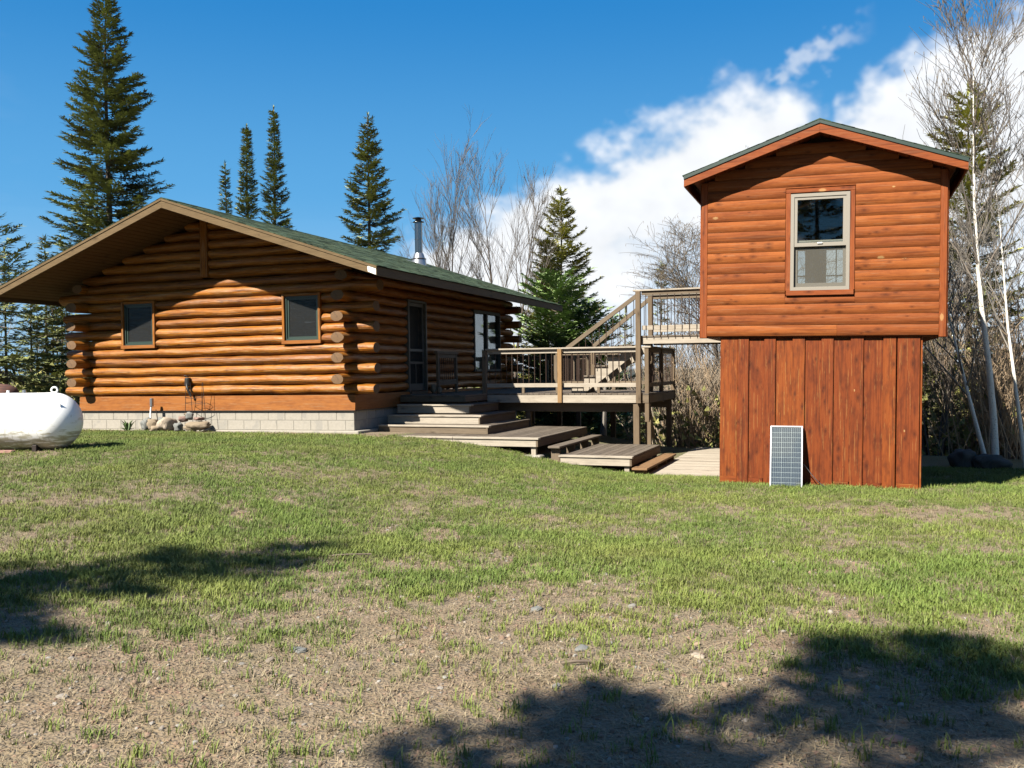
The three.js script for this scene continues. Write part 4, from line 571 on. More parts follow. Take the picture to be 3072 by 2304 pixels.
{ // solar panel leaning on the shed
  const w = 0.455, h = 0.94, p = thing('solar_panel', 'small framed solar panel leaning against the red shed wall', 'solar panel', [8.52, -0.575, 2.575]); p.rotation.x = -0.285; p.rotation.order = 'YXZ';
  part('frame', ringFrame(w, h, 0.014, 0.032), M.alu, p, 0, 0, -0.032); part('backsheet', bx(-w / 2 + 0.012, w / 2 - 0.012, 0.012, h - 0.012, -0.02, -0.012, 0.001), M.backsheet, p);
  const cw = (w - 0.04) / 3, ch = (h - 0.044) / 12, cg = new THREE.BoxGeometry(cw - 0.006, ch - 0.006, 0.002); for (let i = 0; i < 12; i++) for (let j = 0; j < 3; j++) part('cell', cg, M.cell, p, -w / 2 + 0.02 + (j + 0.5) * cw, 0.022 + (i + 0.5) * ch, -0.0105);
  part('glass', bx(-w / 2 + 0.013, w / 2 - 0.013, 0.013, h - 0.013, -0.008, -0.005, 0.0004), M.glass, p);
  const c = single('black_cable', tube([[8.76, 0.0 - 0.22, 2.42], [8.80, -0.27, 2.40], [8.90, -0.40, 2.45], [9.02, -0.50, 2.55], [9.16, -0.565, 2.62], [9.4, -0.578, 2.5], [9.8, -0.58, 2.5]], 0.007, 30, 6), M.black, 'black cable running from the solar panel down to the grass', 'cable');
}

// ---------------------------------------------------------------- trees
const V3 = (x, y, z) => new THREE.Vector3(x, y, z);
// conifer: trunk with whorls of limbs, every limb set with many small needle sprays
function conifer({ h, r, base = 0.08, seed = 1, space = 0.36, droop = 0.25, rise = 0.45, det = 1, col = [0.050, 0.075, 0.026], tip = [0.085, 0.105, 0.030], dry = 0.08, gap = 0.12, shape = 0.85, tr = 0.012, fill = 1 }) {
  const R = rng(seed * 13 + 5), tp = [], tn = [], tu = [], wp = [], wn = [], wu = [], cp = [], cc = [];
  const P = [], Q = []; for (let i = 0; i <= 10; i++) { const f = i / 10; P.push(V3(0.03 * h * 0.1 * n2(f * 2, seed), h * f, 0.03 * h * 0.1 * n2(f * 2, seed + 9))); Q.push(h * tr * (1 - f * 0.94) + (i === 0 ? h * tr * 0.35 : 0)); } limb(P, Q, 9, tp, tn, tu, 0.6);
  const blade = (o, d, s, len, wid, c) => { cp.push(o.x - s.x * wid, o.y - s.y * wid, o.z - s.z * wid, o.x + s.x * wid, o.y + s.y * wid, o.z + s.z * wid, o.x + d.x * len, o.y + d.y * len, o.z + d.z * len); for (let k = 0; k < 3; k++) cc.push(...c); };
  const side = V3(), dir = V3(), tw = V3(), o = V3(), s2 = V3(), nd = V3();
  for (let y = h * base; y < h * 0.985;) {
    const t = y / h, nb = 3 + Math.floor(R() * 3 + (t < 0.7 ? 1.2 : 0)); const az0 = R() * 6.28;
    for (let b = 0; b < nb; b++) {
      if (R() < gap) continue;
      const az = az0 + b / nb * 6.28 + (R() - 0.5) * 0.9, L = Math.max(0.1, r * Math.pow(1 - (t - base) / (1 - base), shape) * (0.62 + R() * 0.5)) * (R() < 0.1 ? 1.2 : 1), up = lerp(-droop, rise, Math.pow(t, 1.3)) + (R() - 0.5) * 0.18, y0 = y + (R() - 0.5) * space * 0.6;
      const bp = [], br = [], tone = 0.72 + R() * 0.55, n = 5; for (let i = 0; i <= n; i++) { const s = i / n; bp.push(V3(Math.cos(az) * L * s, y0 + L * (up * s + (droop * 0.55) * s * s - 0.05 * Math.sin(s * 3)), Math.sin(az) * L * s)); br.push((0.004 + L * 0.010) * (1 - 0.85 * s)); }
      limb(bp, br, 3, wp, wn, wu);
      const nt = Math.max(3, Math.ceil(L / (0.062 * det) * fill));
      for (let i = 0; i < nt; i++) for (const sg of [-1, 1]) {
        const s = 0.12 + 0.88 * (i + R() * 0.8) / nt; if (s < 0.3 && R() < 0.45) continue; const k = Math.min(n - 1, Math.floor(s * n)), f = s * n - k; if (k >= n) continue; o.copy(bp[k]).lerp(bp[Math.min(n, k + 1)], Math.min(1, f)); dir.copy(bp[Math.min(n, k + 1)]).sub(bp[k]).normalize(); side.set(-dir.z, 0, dir.x).normalize();
        const a = 0.5 + R() * 0.5; tw.copy(dir).multiplyScalar(Math.cos(a)).addScaledVector(side, sg * Math.sin(a)); tw.y += (R() - 0.62) * 0.5; tw.normalize();
        const tl = (0.10 + 0.30 * L * (1 - s) * (0.6 + R() * 0.6)) * Math.min(1, 0.6 + det * 0.4) + 0.05 * det, m = Math.max(2, Math.round(tl / (0.065 * det))), isDry = R() < dry * (1 - s) * 2;
        s2.set(-tw.z, 0.3 * (R() - 0.5), tw.x).normalize(); const young = s > 0.75 ? 0.6 : 0.2; const base3 = isDry ? [0.12, 0.08, 0.045] : mix3(col, tip, clamp(young * R() * 1.3)), cf = tone * (0.8 + R() * 0.4), c = base3.map((v) => v * cf);
        for (let j = 0; j < m; j++) { const q = tl * j / m, sx = j % 2 ? 1 : -1; nd.copy(tw).multiplyScalar(0.75).addScaledVector(s2, sx * 0.7); nd.y += (R() - 0.4) * 0.5; nd.normalize(); const at = o.clone().addScaledVector(tw, q); blade(at, nd, tw, (0.10 + 0.08 * R()) * det, 0.040 * det, c); }
        blade(o.clone().addScaledVector(tw, tl * 0.6), tw, s2, tl * 0.5 + 0.06, 0.035 * det, c);
      }
    }
    y += space * (0.75 + R() * 0.5) * lerp(1.1, 0.55, t);
  }
  for (let i = 0; i < 14; i++) { const a = R() * 6.28; blade(V3(0, h * (0.975 + 0.002 * i), 0), V3(Math.cos(a) * 0.6, 0.8, Math.sin(a) * 0.6), V3(-Math.sin(a), 0, Math.cos(a)), 0.12 * det, 0.02 * det, col); }
  return { trunk: fromArrays(tp, tn, tu), limbs: fromArrays(wp, wn, wu), crown: fromArrays(cp, null, null, cc) };
}
// leafless tree: forked stems and fine twigs, optionally with hanging catkins
function bare({ h, seed = 1, stems = 1, spread = 0.12, r0 = 0.07, up = 0.75, levels = 4, lean = [0, 0], catkin = 0, droop = 0, kids = 5, start = 0.3, ang = 0.6 }) {
  const R = rng(seed * 17 + 3), tp = [], tn = [], tu = [], wp = [], wn = [], wu = [], cp = [], cc = [];
  const grow = (p, d, len, rad, lv) => {
    const n = lv === 0 ? 8 : lv === 1 ? 5 : 3, pts = [p.clone()], rr = [rad], q = p.clone(), dd = d.clone(); for (let i = 1; i <= n; i++) { dd.x += (R() - 0.5) * 0.16 * (lv + 0.55); dd.z += (R() - 0.5) * 0.16 * (lv + 0.55); dd.y += lv === 0 ? 0 : 0.09 * up - droop * (lv > 1 ? 0.22 : 0); dd.normalize(); q.addScaledVector(dd, len / n); pts.push(q.clone()); rr.push(rad * Math.pow(1 - i / n, 1.15) + 0.003); }
    limb(pts, rr, lv === 0 ? 8 : lv === 1 ? 5 : 3, ...(lv === 0 ? [tp, tn, tu] : [wp, wn, wu]), 0.8);
    if (catkin && lv >= 2) for (let i = 1; i < pts.length; i++) if (R() < catkin) { const a = pts[i], l = 0.05 + R() * 0.04, w = 0.006; for (const [ux, uz] of [[1, 0], [0, 1]]) { cp.push(a.x - ux * w, a.y - 0.02, a.z - uz * w, a.x + ux * w, a.y - 0.02, a.z + uz * w, a.x, a.y - l - 0.02, a.z); for (let k = 0; k < 3; k++) cc.push(0.20, 0.145, 0.07); } }
    if (lv + 1 >= levels) return;
    const m = Math.round(kids * (lv === 0 ? 2.4 : lv === 1 ? 1.3 : 0.9)); for (let i = 0; i < m; i++) { const s = lv === 0 ? lerp(start, 0.98, (i + R() * 0.8) / m) : lerp(0.2, 0.95, R()), k = Math.min(pts.length - 2, Math.floor(s * n)), o = pts[k].clone().lerp(pts[k + 1], s * n - k), az = R() * 6.28, a = ang * (0.7 + R() * 0.6), bd = dd.clone().copy(pts[k + 1]).sub(pts[k]).normalize(), sx = V3(Math.cos(az), 0.1, Math.sin(az)); bd.multiplyScalar(Math.cos(a)).addScaledVector(sx, Math.sin(a)).normalize(); grow(o, bd, len * (lv === 0 ? lerp(0.42, 0.16, s) : 0.5) * (0.7 + R() * 0.6), rad * (1 - 0.8 * s) * 0.45 + 0.002, lv + 1); }
  };
  for (let i = 0; i < stems; i++) { const a = i / stems * 6.28 + seed; grow(V3(Math.cos(a) * 0.12 * (stems > 1), 0, Math.sin(a) * 0.12 * (stems > 1)), V3(Math.cos(a) * spread * (stems > 1) + lean[0], 1, Math.sin(a) * spread * (stems > 1) + lean[1]).normalize(), h * (0.66 + R() * 0.14), r0 * (0.75 + R() * 0.4), 0); }
  return { trunk: fromArrays(tp, tn, tu), limbs: fromArrays(wp, wn, wu), crown: cp.length ? fromArrays(cp, null, null, cc) : null };
}
function plant(name, kit, label, x, z, { category = 'tree', group, bark = M.bark, twig = M.twig, turn = 0, sc = 1, leafName = 'crown', sink = 0.12, limbName = 'branches' } = {}) {
  const o = thing(name, label, category, [x, groundY(x, z) - sink, z], group); o.rotation.y = turn; if (sc.length) o.scale.set(...sc); else o.scale.setScalar(sc);
  part('trunk', kit.trunk, bark, o); part(limbName, kit.limbs, twig, o); if (kit.crown) part(leafName, kit.crown, M.needles, o); return o;
}
const ORD = 'first second third fourth fifth sixth seventh eighth ninth tenth eleventh twelfth thirteenth fourteenth fifteenth sixteenth'.split(' ');
const bearing = (x, z) => Math.atan2((x - 9.35) * Math.cos(YAW) - (z - 16.66) * Math.sin(YAW), -(x - 9.35) * Math.sin(YAW) - (z - 16.66) * Math.cos(YAW));
const inOrder = (list) => list.slice().sort((a, b) => bearing(a[0], a[1]) - bearing(b[0], b[1]));
const Hh = (x, z, top) => top - groundY(x, z) + 0.12;
{
  const dk = { col: [0.225, 0.262, 0.090], tip: [0.375, 0.405, 0.120] }, yl = { col: [0.40, 0.41, 0.10], tip: [0.60, 0.55, 0.14] };
  plant('spruce_tree', conifer({ h: Hh(-14.5, -9, 14.35), r: 3.1, seed: 1, base: 0.05, space: 0.27, shape: 0.72, gap: 0.10, droop: 0.18, rise: 0.4, ...dk, det: 1.35, fill: 1.4 }), 'tall broad spruce rising behind the cabin near the chimneyless gable end', -14.5, -9);
  plant('spruce_tree', conifer({ h: 6.2, r: 2.9, seed: 2, base: 0.03, space: 0.42, shape: 0.8, droop: 0.3, ...dk, det: 1.3 }), 'dark spruce cut by the picture edge behind the propane tank', -13.9, -3.9);
  plant('fir_tree', conifer({ h: Hh(-16.6, -22.1, 14.0), r: 1.9, fill: 1.3, seed: 3, base: 0.04, space: 0.24, rise: 0.5, shape: 0.9, det: 1.5, gap: 0.05, ...dk }), 'tallest of three narrow firs above the cabin roof', -16.6, -22.1);
  plant('fir_tree', conifer({ h: Hh(-17.8, -21.6, 13.1), r: 1.75, fill: 1.3, seed: 4, base: 0.04, space: 0.24, rise: 0.5, shape: 0.9, det: 1.5, gap: 0.05, ...dk }), 'middle one of three narrow firs above the cabin roof', -17.8, -21.6);
  plant('fir_tree', conifer({ h: Hh(-20.7, -23.8, 12.0), r: 1.5, fill: 1.2, seed: 5, base: 0.04, space: 0.26, rise: 0.4, shape: 0.9, det: 1.6, gap: 0.1, ...dk }), 'shortest of three narrow firs above the cabin roof', -20.7, -23.8);
  plant('spruce_tree', conifer({ h: Hh(-7.97, -15.54, 11.1), r: 2.5, fill: 1.5, seed: 6, base: 0.05, space: 0.26, shape: 0.85, droop: 0.35, rise: 0.3, det: 1.4, gap: 0.08, col: [0.247, 0.277, 0.090], tip: [0.405, 0.405, 0.120] }), 'lone spruce with drooping limbs standing behind the roof beside the chimney', -7.97, -15.54);
  plant('spruce_tree', conifer({ h: Hh(-0.95, -17.9, 8.2), r: 2.9, fill: 1.6, seed: 7, base: 0.06, space: 0.27, shape: 0.8, droop: 0.28, rise: 0.5, det: 1.45, gap: 0.12, ...yl }), 'yellow-green spruce with bare lower limbs above the deck railing', -0.95, -17.9);
  plant('cedar_tree', conifer({ h: Hh(-0.7, -15.3, 5.9), r: 1.2, seed: 8, base: 0.03, space: 0.22, shape: 0.5, rise: 0.7, droop: -0.1, det: 1.3, gap: 0.03, dry: 0.05, col: [0.255, 0.255, 0.053], tip: [0.375, 0.345, 0.083] }), 'bushy yellowish cedar in front of the yellow-green spruce', -0.7, -15.3);
  plant('pine_tree', conifer({ h: Hh(0.33, -13.0, 4.3), r: 2.5, seed: 9, base: 0.05, space: 0.22, shape: 0.42, rise: 0.75, droop: -0.15, det: 1.5, gap: 0.03, dry: 0.02, col: [0.20, 0.31, 0.095], tip: [0.32, 0.43, 0.14] }), 'bright green young pine beside the far corner of the cabin', 0.33, -13.0);
  plant('pine_tree', conifer({ h: Hh(1.1, -14.2, 3.4), r: 2.4, seed: 10, base: 0.05, space: 0.22, shape: 0.45, rise: 0.7, droop: -0.1, det: 1.5, gap: 0.03, dry: 0.02, col: [0.20, 0.31, 0.095], tip: [0.32, 0.43, 0.14] }), 'lower bright green pine behind the deck railing', 1.1, -14.2);
  plant('spruce_tree', conifer({ h: Hh(2.3, -21.2, 5.5), r: 1.15, seed: 11, base: 0.1, space: 0.5, shape: 0.8, det: 1.4, gap: 0.2, ...dk }), 'slender spruce seen through the upper walkway railing', 2.3, -21.2);
  plant('spruce_tree', conifer({ h: Hh(1.8, -16.8, 3.4), r: 1.2, seed: 12, base: 0.1, space: 0.48, shape: 0.9, det: 1.3, gap: 0.2, ...dk }), 'small spruce with open limbs seen through the stair railing', 1.8, -16.8);
  plant('spruce_tree', conifer({ h: Hh(12.72, -13.35, 9.3), r: 2.5, fill: 1.5, seed: 13, base: 0.08, space: 0.38, shape: 0.55, droop: 0.3, det: 1.5, gap: 0.12, dry: 0.12, ...yl }), 'olive spruce standing behind the tall white birch', 12.72, -13.35);
  plant('spruce_tree', conifer({ h: 9.6, r: 2.2, seed: 14, base: 0.05, space: 0.42, shape: 0.7, det: 1.3, gap: 0.12, ...dk }), 'dark conifer at the picture edge behind the birches', 15.2, -10.4);
  plant('cedar_tree', conifer({ h: 5.2, r: 1.25, seed: 15, base: 0.05, space: 0.26, shape: 0.6, det: 1.3, gap: 0.05, col: [0.195, 0.217, 0.068], tip: [0.300, 0.285, 0.090] }), 'olive cedar in the woods close behind the red shed', 11.2, -8.4);
  // leafless trees behind the roof
  plant('aspen_tree', bare({ h: Hh(-3.85, -13.8, 10.6), seed: 21, stems: 2, spread: 0.05, r0: 0.085, up: 0.9, kids: 5, start: 0.36, ang: 0.34 }), 'leafless many-stemmed tree behind the roof just past the chimney', -3.85, -13.8, { twig: M.greytwig });
  plant('aspen_tree', bare({ h: Hh(-2.0, -14.5, 10.8), seed: 22, stems: 2, spread: 0.07, r0: 0.085, up: 0.9, kids: 6, start: 0.30, ang: 0.36 }), 'wider leafless tree behind the roof nearer the yellow-green spruce', -2.0, -14.5, { twig: M.greytwig });
  plant('aspen_tree', bare({ h: 9.0, seed: 23, stems: 2, spread: 0.2, r0: 0.05, up: 0.8, kids: 4, start: 0.3, ang: 0.5 }), 'short leafless thicket tree right behind the chimney pipe', -6.0, -16.0, { twig: M.greytwig });
  // birches
  const bk = { bark: M.birch, twig: M.birchdark };
  plant('birch_tree', bare({ h: 11.8, seed: 31, stems: 1, r0: 0.078, lean: [-0.055, 0.03], up: 0.8, kids: 7, start: 0.40, ang: 0.5, catkin: 0.32, droop: 0.2 }), 'tall white birch leaning gently beside the red shed', 12.0, -2.9, { bark: M.birch, twig: M.greytwig });
  plant('birch_tree', bare({ h: 6.4, seed: 32, stems: 1, r0: 0.05, lean: [-0.26, -0.1], up: 0.8, kids: 6, start: 0.28, ang: 0.6 }), 'leaning forked birch between the shed and the tall birch', 11.95, -3.5, bk);
  plant('birch_tree', bare({ h: 7.0, seed: 33, stems: 1, r0: 0.045, lean: [-0.07, 0.0], up: 0.8, kids: 5, start: 0.4, ang: 0.5 }), 'thin white birch on the outer side of the tall birch', 12.45, -2.6, bk);
  plant('birch_tree', bare({ h: 9.4, seed: 34, stems: 2, spread: 0.12, lean: [-0.12, 0], r0: 0.07, up: 0.5, kids: 8, start: 0.45, ang: 0.75, catkin: 0.42, droop: 0.5, levels: 4 }), 'birch with hanging catkins half hidden behind the shed over the walkway', 7.3, -8.2, { twig: M.greytwig });
  // young stems in the woods
  const sap = [41, 42, 43].map((s) => bare({ h: 5.5 + (s % 3) * 0.7, seed: s, stems: 3, spread: 0.14, r0: 0.032, up: 0.8, kids: 4, start: 0.2, ang: 0.5, levels: 4 })), Rs = rng(77);
  const thicket = (n, x0, w, z0, dz) => { const l = []; for (let i = 0; i < n; i++) l.push([x0 + Rs() * w, z0 - Rs() * dz]); return inOrder(l); };
  thicket(13, 10.9, 6.5, -5.2, 9).forEach(([x, z], i) => plant('bare_sapling', sap[i % 3], `${ORD[i]} thin leafless sapling outward from the red shed in the woods`, x, z, { group: 'saplings in the woods', turn: Rs() * 6.28, sc: 0.7 + Rs() * 0.6, twig: i % 2 ? M.greytwig : M.twig, bark: i % 4 ? M.greytwig : M.birchdark }));
  thicket(8, 5.4, 2.6, -7.6, 4).forEach(([x, z], i) => plant('bare_sapling', sap[i % 3], `${ORD[i]} pale leafless sapling counted from deck to shed in the thicket`, x, z, { group: 'saplings between deck and shed', turn: Rs() * 6.28, sc: 0.75 + Rs() * 0.35, twig: M.greytwig, bark: M.greytwig }));
  const trk = bare({ h: 9, seed: 51, stems: 1, r0: 0.15, kids: 3, start: 0.55, levels: 3, lean: [0.02, 0] });
  for (const [x, z, k] of [[2.75, -9.4, 'grey aspen trunk seen under the deck between two support posts'], [3.9, -10.6, 'dark trunk seen under the deck nearest the tall stair post'], [1.9, -12.6, 'thin trunk seen under the deck farthest from the shed']]) plant('aspen_tree', trk, k, x, z, { sc: k[0] === 'g' ? [1, 0.55, 1] : [0.6, 0.5, 0.6], bark: k[0] === 'g' ? M.birchdark : M.bark, twig: M.greytwig, turn: x });
  // woods beyond: conifers one can tell apart, then the mass
  const kits = [61, 62, 63, 64].map((s) => conifer({ h: 9, r: 1.7, seed: s, base: 0.04, space: 0.5, shape: 0.75, det: 2.2, gap: 0.12, fill: 1, ...(s % 2 ? dk : { col: [0.240, 0.262, 0.090], tip: [0.375, 0.360, 0.112] }) })), Rw = rng(88);
  const wood = (label, group, list) => inOrder(list).forEach(([x, z, sc], i) => plant('conifer_tree', kits[Math.floor(Rw() * 4)], `${ORD[i]} ${label}`, x, z, { group, turn: Rw() * 6.28, sc: sc * (0.9 + Rw() * 0.2) }));
  wood('conifer from the picture edge in the woods behind the propane tank', 'conifers beyond the tank', [[-16.6, -5.2, 0.6], [-18.4, -10, 0.65], [-15.8, -5.9, 0.55], [-17.0, -8.0, 0.5], [-17.8, -9.7, 0.5], [-20.3, -12.6, 0.6], [-19, -7.5, 0.6], [-23.3, -14.2, 0.55], [-22.5, -14.5, 0.62], [-26, -10, 0.8], [-29, -16, 0.8], [-25, -19, 0.6]]);
  wood('conifer counted from cabin to shed on the slope below the deck', 'conifers on the slope', [[-1.5, -20, 0.62], [1.0, -25, 0.75], [4.5, -18, 0.58], [6.2, -24, 0.66], [8.6, -17, 0.6], [4.0, -30, 0.8], [7.6, -32, 0.8], [-3.5, -26, 0.85], [3.1, -13.5, 0.42], [5.2, -13, 0.40]]);
  wood('conifer counted outward from the shed behind the birches', 'conifers behind the birches', [[12.0, -19, 0.85], [14.2, -16.5, 0.85], [16.5, -14, 0.9], [10.6, -15.5, 0.6], [17.8, -18.5, 1.0], [13.2, -23, 0.95], [19, -11, 0.8], [13.0, -9.5, 0.55], [15.8, -8, 0.6], [14.4, -12.5, 0.8], [17.5, -9.5, 0.75], [12.4, -7.6, 0.5], [14.6, -6.6, 0.5], [11.6, -11.5, 0.62]]);
  // trees round the clearing behind the camera, which throw the shadows on the foreground
  const big = conifer({ h: 12.5, r: 2.1, seed: 71, base: 0.18, space: 0.55, shape: 0.6, det: 1.7, gap: 0.38, droop: 0.2, ...dk });
  plant('spruce_tree', big, 'spruce throwing its shadow over the lawn near the tank side', -0.5, 21.7, { group: 'trees behind the camera' });
  plant('spruce_tree', big, 'spruce throwing its shadow over the bare foreground', 5.2, 21.7, { group: 'trees behind the camera', sc: [1.15, 0.9, 1.15], turn: 2 });
  plant('spruce_tree', big, 'spruce throwing its shadow over the shed-side corner of the lawn', 8.4, 22.2, { group: 'trees behind the camera', sc: [1.1, 0.85, 1.1], turn: 4 });
  wood('conifer counted clockwise round the clearing behind the camera', 'edge of the clearing', [[-12, 26, 1.3], [-6, 31, 1.4], [0, 33, 1.35], [7, 34, 1.4], [10.2, 29, 1.3], [11.5, 34, 1.4], [13, 31, 1.3], [20, 27, 1.3], [24, 20, 1.2], [25, 12, 1.2], [-19, 18, 1.3], [-21, 9, 1.2]]);
  // far woods as one mass
  const far = new THREE.InstancedMesh(mergeGeometries([conifer({ h: 9, r: 1.9, seed: 81, base: 0.0, space: 0.7, shape: 0.75, det: 3.6, gap: 0.05, fill: 1.2, ...dk }).crown], false), M.needles, 520), mt = new THREE.Matrix4(), q = new THREE.Quaternion(), Rf = rng(99); let k = 0;
  for (let tries = 0; k < 520 && tries < 9000; tries++) { const a = -1.35 + Rf() * 2.7, D = 42 + Math.pow(Rf(), 0.7) * 150, x = 9.35 + Math.sin(a - YAW) * D, z = 16.66 - Math.cos(a - YAW) * D; if (z > -26 && Math.abs(x) < 24) continue; const s = 0.6 + Rf() * 0.45, y = groundY(x, z); mt.compose(V3(x, y - 0.3, z), q.setFromAxisAngle(V3(0, 1, 0), Rf() * 6.28), V3(s, s * (y < -5 ? 1.0 : 0.8), s)); far.setMatrixAt(k++, mt); }
  far.count = k; far.name = 'distant_woods'; scene.add(far); tag(far, 'distant conifer woods filling the valley beyond the clearing', 'woods', null, 'stuff');
  // brush: thickets of thin stems
  const bp = [], bn = [], bu = [], Rb = rng(123); for (let i = 0; i < 34; i++) { const a = Rb() * 6.28, d = Rb() * 0.8, p = V3(Math.cos(a) * d, -0.1, Math.sin(a) * d), dd = V3((Rb() - 0.5) * 0.6, 1, (Rb() - 0.5) * 0.6).normalize(), H = 1.4 + Rb() * 1.5, pts = [], rr = []; for (let j = 0; j <= 4; j++) { pts.push(p.clone()); rr.push(0.011 * (1 - j * 0.2) + 0.003); dd.x += (Rb() - 0.5) * 0.3; dd.z += (Rb() - 0.5) * 0.3; dd.normalize(); p.addScaledVector(dd, H / 4); } limb(pts, rr, 3, bp, bn, bu); for (let m = 0; m < 6; m++) { const s = 1 + Math.floor(Rb() * 3.99), e = pts[s].clone(), fd = V3((Rb() - 0.5) * 1.4, 0.8, (Rb() - 0.5) * 1.4).normalize(); limb([e, e.clone().addScaledVector(fd, 0.25 + Rb() * 0.3), e.clone().addScaledVector(fd, 0.6 + Rb() * 0.3).add(V3((Rb() - 0.5) * 0.2, 0.1, (Rb() - 0.5) * 0.2))], [0.005, 0.004, 0.003], 3, bp, bn, bu); } }
  const bg = fromArrays(bp, bn, bu), bm = std({ color: lin(0.62, 0.50, 0.37), roughness: 0.95 }), nB = 330, brush = new THREE.InstancedMesh(bg, bm, nB), cl = new THREE.Color(); k = 0;
  const spot = (x, z, s) => { if (k >= nB) return; mt.compose(V3(x, groundY(x, z), z), q.setFromAxisAngle(V3(0, 1, 0), Rb() * 6.28), V3(s, s * (0.8 + Rb() * 0.4), s)); brush.setMatrixAt(k, mt); const t = Rb(); cl.setRGB(...mix3([0.75, 0.8, 0.85], [1.15, 1.0, 0.8], t)); brush.setColorAt(k, cl); k++; };
  for (let i = 0; i < 70; i++) spot(10.8 + Rb() * 9, -4.9 - Rb() * 12, 0.8 + Rb() * 0.5); for (let i = 0; i < 38; i++) spot(5.2 + Rb() * 4.5, -7.2 - Rb() * 5, 0.9 + Rb() * 0.6); for (let i = 0; i < 22; i++) spot(1 + Rb() * 6, -13.5 - Rb() * 7, 0.7 + Rb() * 0.5); for (let i = 0; i < 16; i++) spot(-16 - Rb() * 14, -2 - Rb() * 14, 0.7 + Rb() * 0.5);
  brush.count = k; brush.name = 'undergrowth'; scene.add(brush); tag(brush, 'leafless tan undergrowth at the edge of the woods', 'undergrowth', null, 'stuff');
  // leafy green ground growth under the trees
  const lp = [], lc = []; for (let i = 0; i < 150; i++) { const a = Rb() * 6.28, d = Math.sqrt(Rb()) * 0.9, y = Rb() * 1.3, b = Rb() * 6.28, o = V3(Math.cos(a) * d, y, Math.sin(a) * d), u = V3(Math.cos(b), 0.5 * (Rb() - 0.5), Math.sin(b)).multiplyScalar(0.03 + Rb() * 0.04), v = V3(Rb() - 0.5, 0.7, Rb() - 0.5).multiplyScalar(0.12); lp.push(o.x - u.x, o.y - u.y, o.z - u.z, o.x + u.x, o.y + u.y, o.z + u.z, o.x + v.x, o.y + v.y, o.z + v.z); const c = mix3([0.17, 0.22, 0.055], [0.42, 0.38, 0.12], Rb()); lc.push(...c, ...c, ...c); }
  const low = new THREE.InstancedMesh(fromArrays(lp, null, null, lc), M.needles, 300); k = 0; const put = (x, z, s) => { if (k >= 300) return; mt.compose(V3(x, groundY(x, z), z), q.setFromAxisAngle(V3(0, 1, 0), Rb() * 6.28), V3(s, s, s)); low.setMatrixAt(k++, mt); };
  for (let i = 0; i < 30; i++) put(5.2 + Rb() * 3, -7 - Rb() * 4, 0.9 + Rb() * 0.8); for (let i = 0; i < 90; i++) put(-4 + Rb() * 11, -16 - Rb() * 12, 1.2 + Rb() * 1.2); for (let i = 0; i < 130; i++) put(10.9 + Rb() * 9, -6 - Rb() * 10, 0.8 + Rb() * 0.9); for (let i = 0; i < 60; i++) put(-13 - Rb() * 12, -3 - Rb() * 12, 0.8 + Rb() * 0.8);
  low.count = k; low.name = 'leafy_undergrowth'; scene.add(low); tag(low, 'olive green leafy undergrowth among the tree stems', 'undergrowth', null, 'stuff');
}
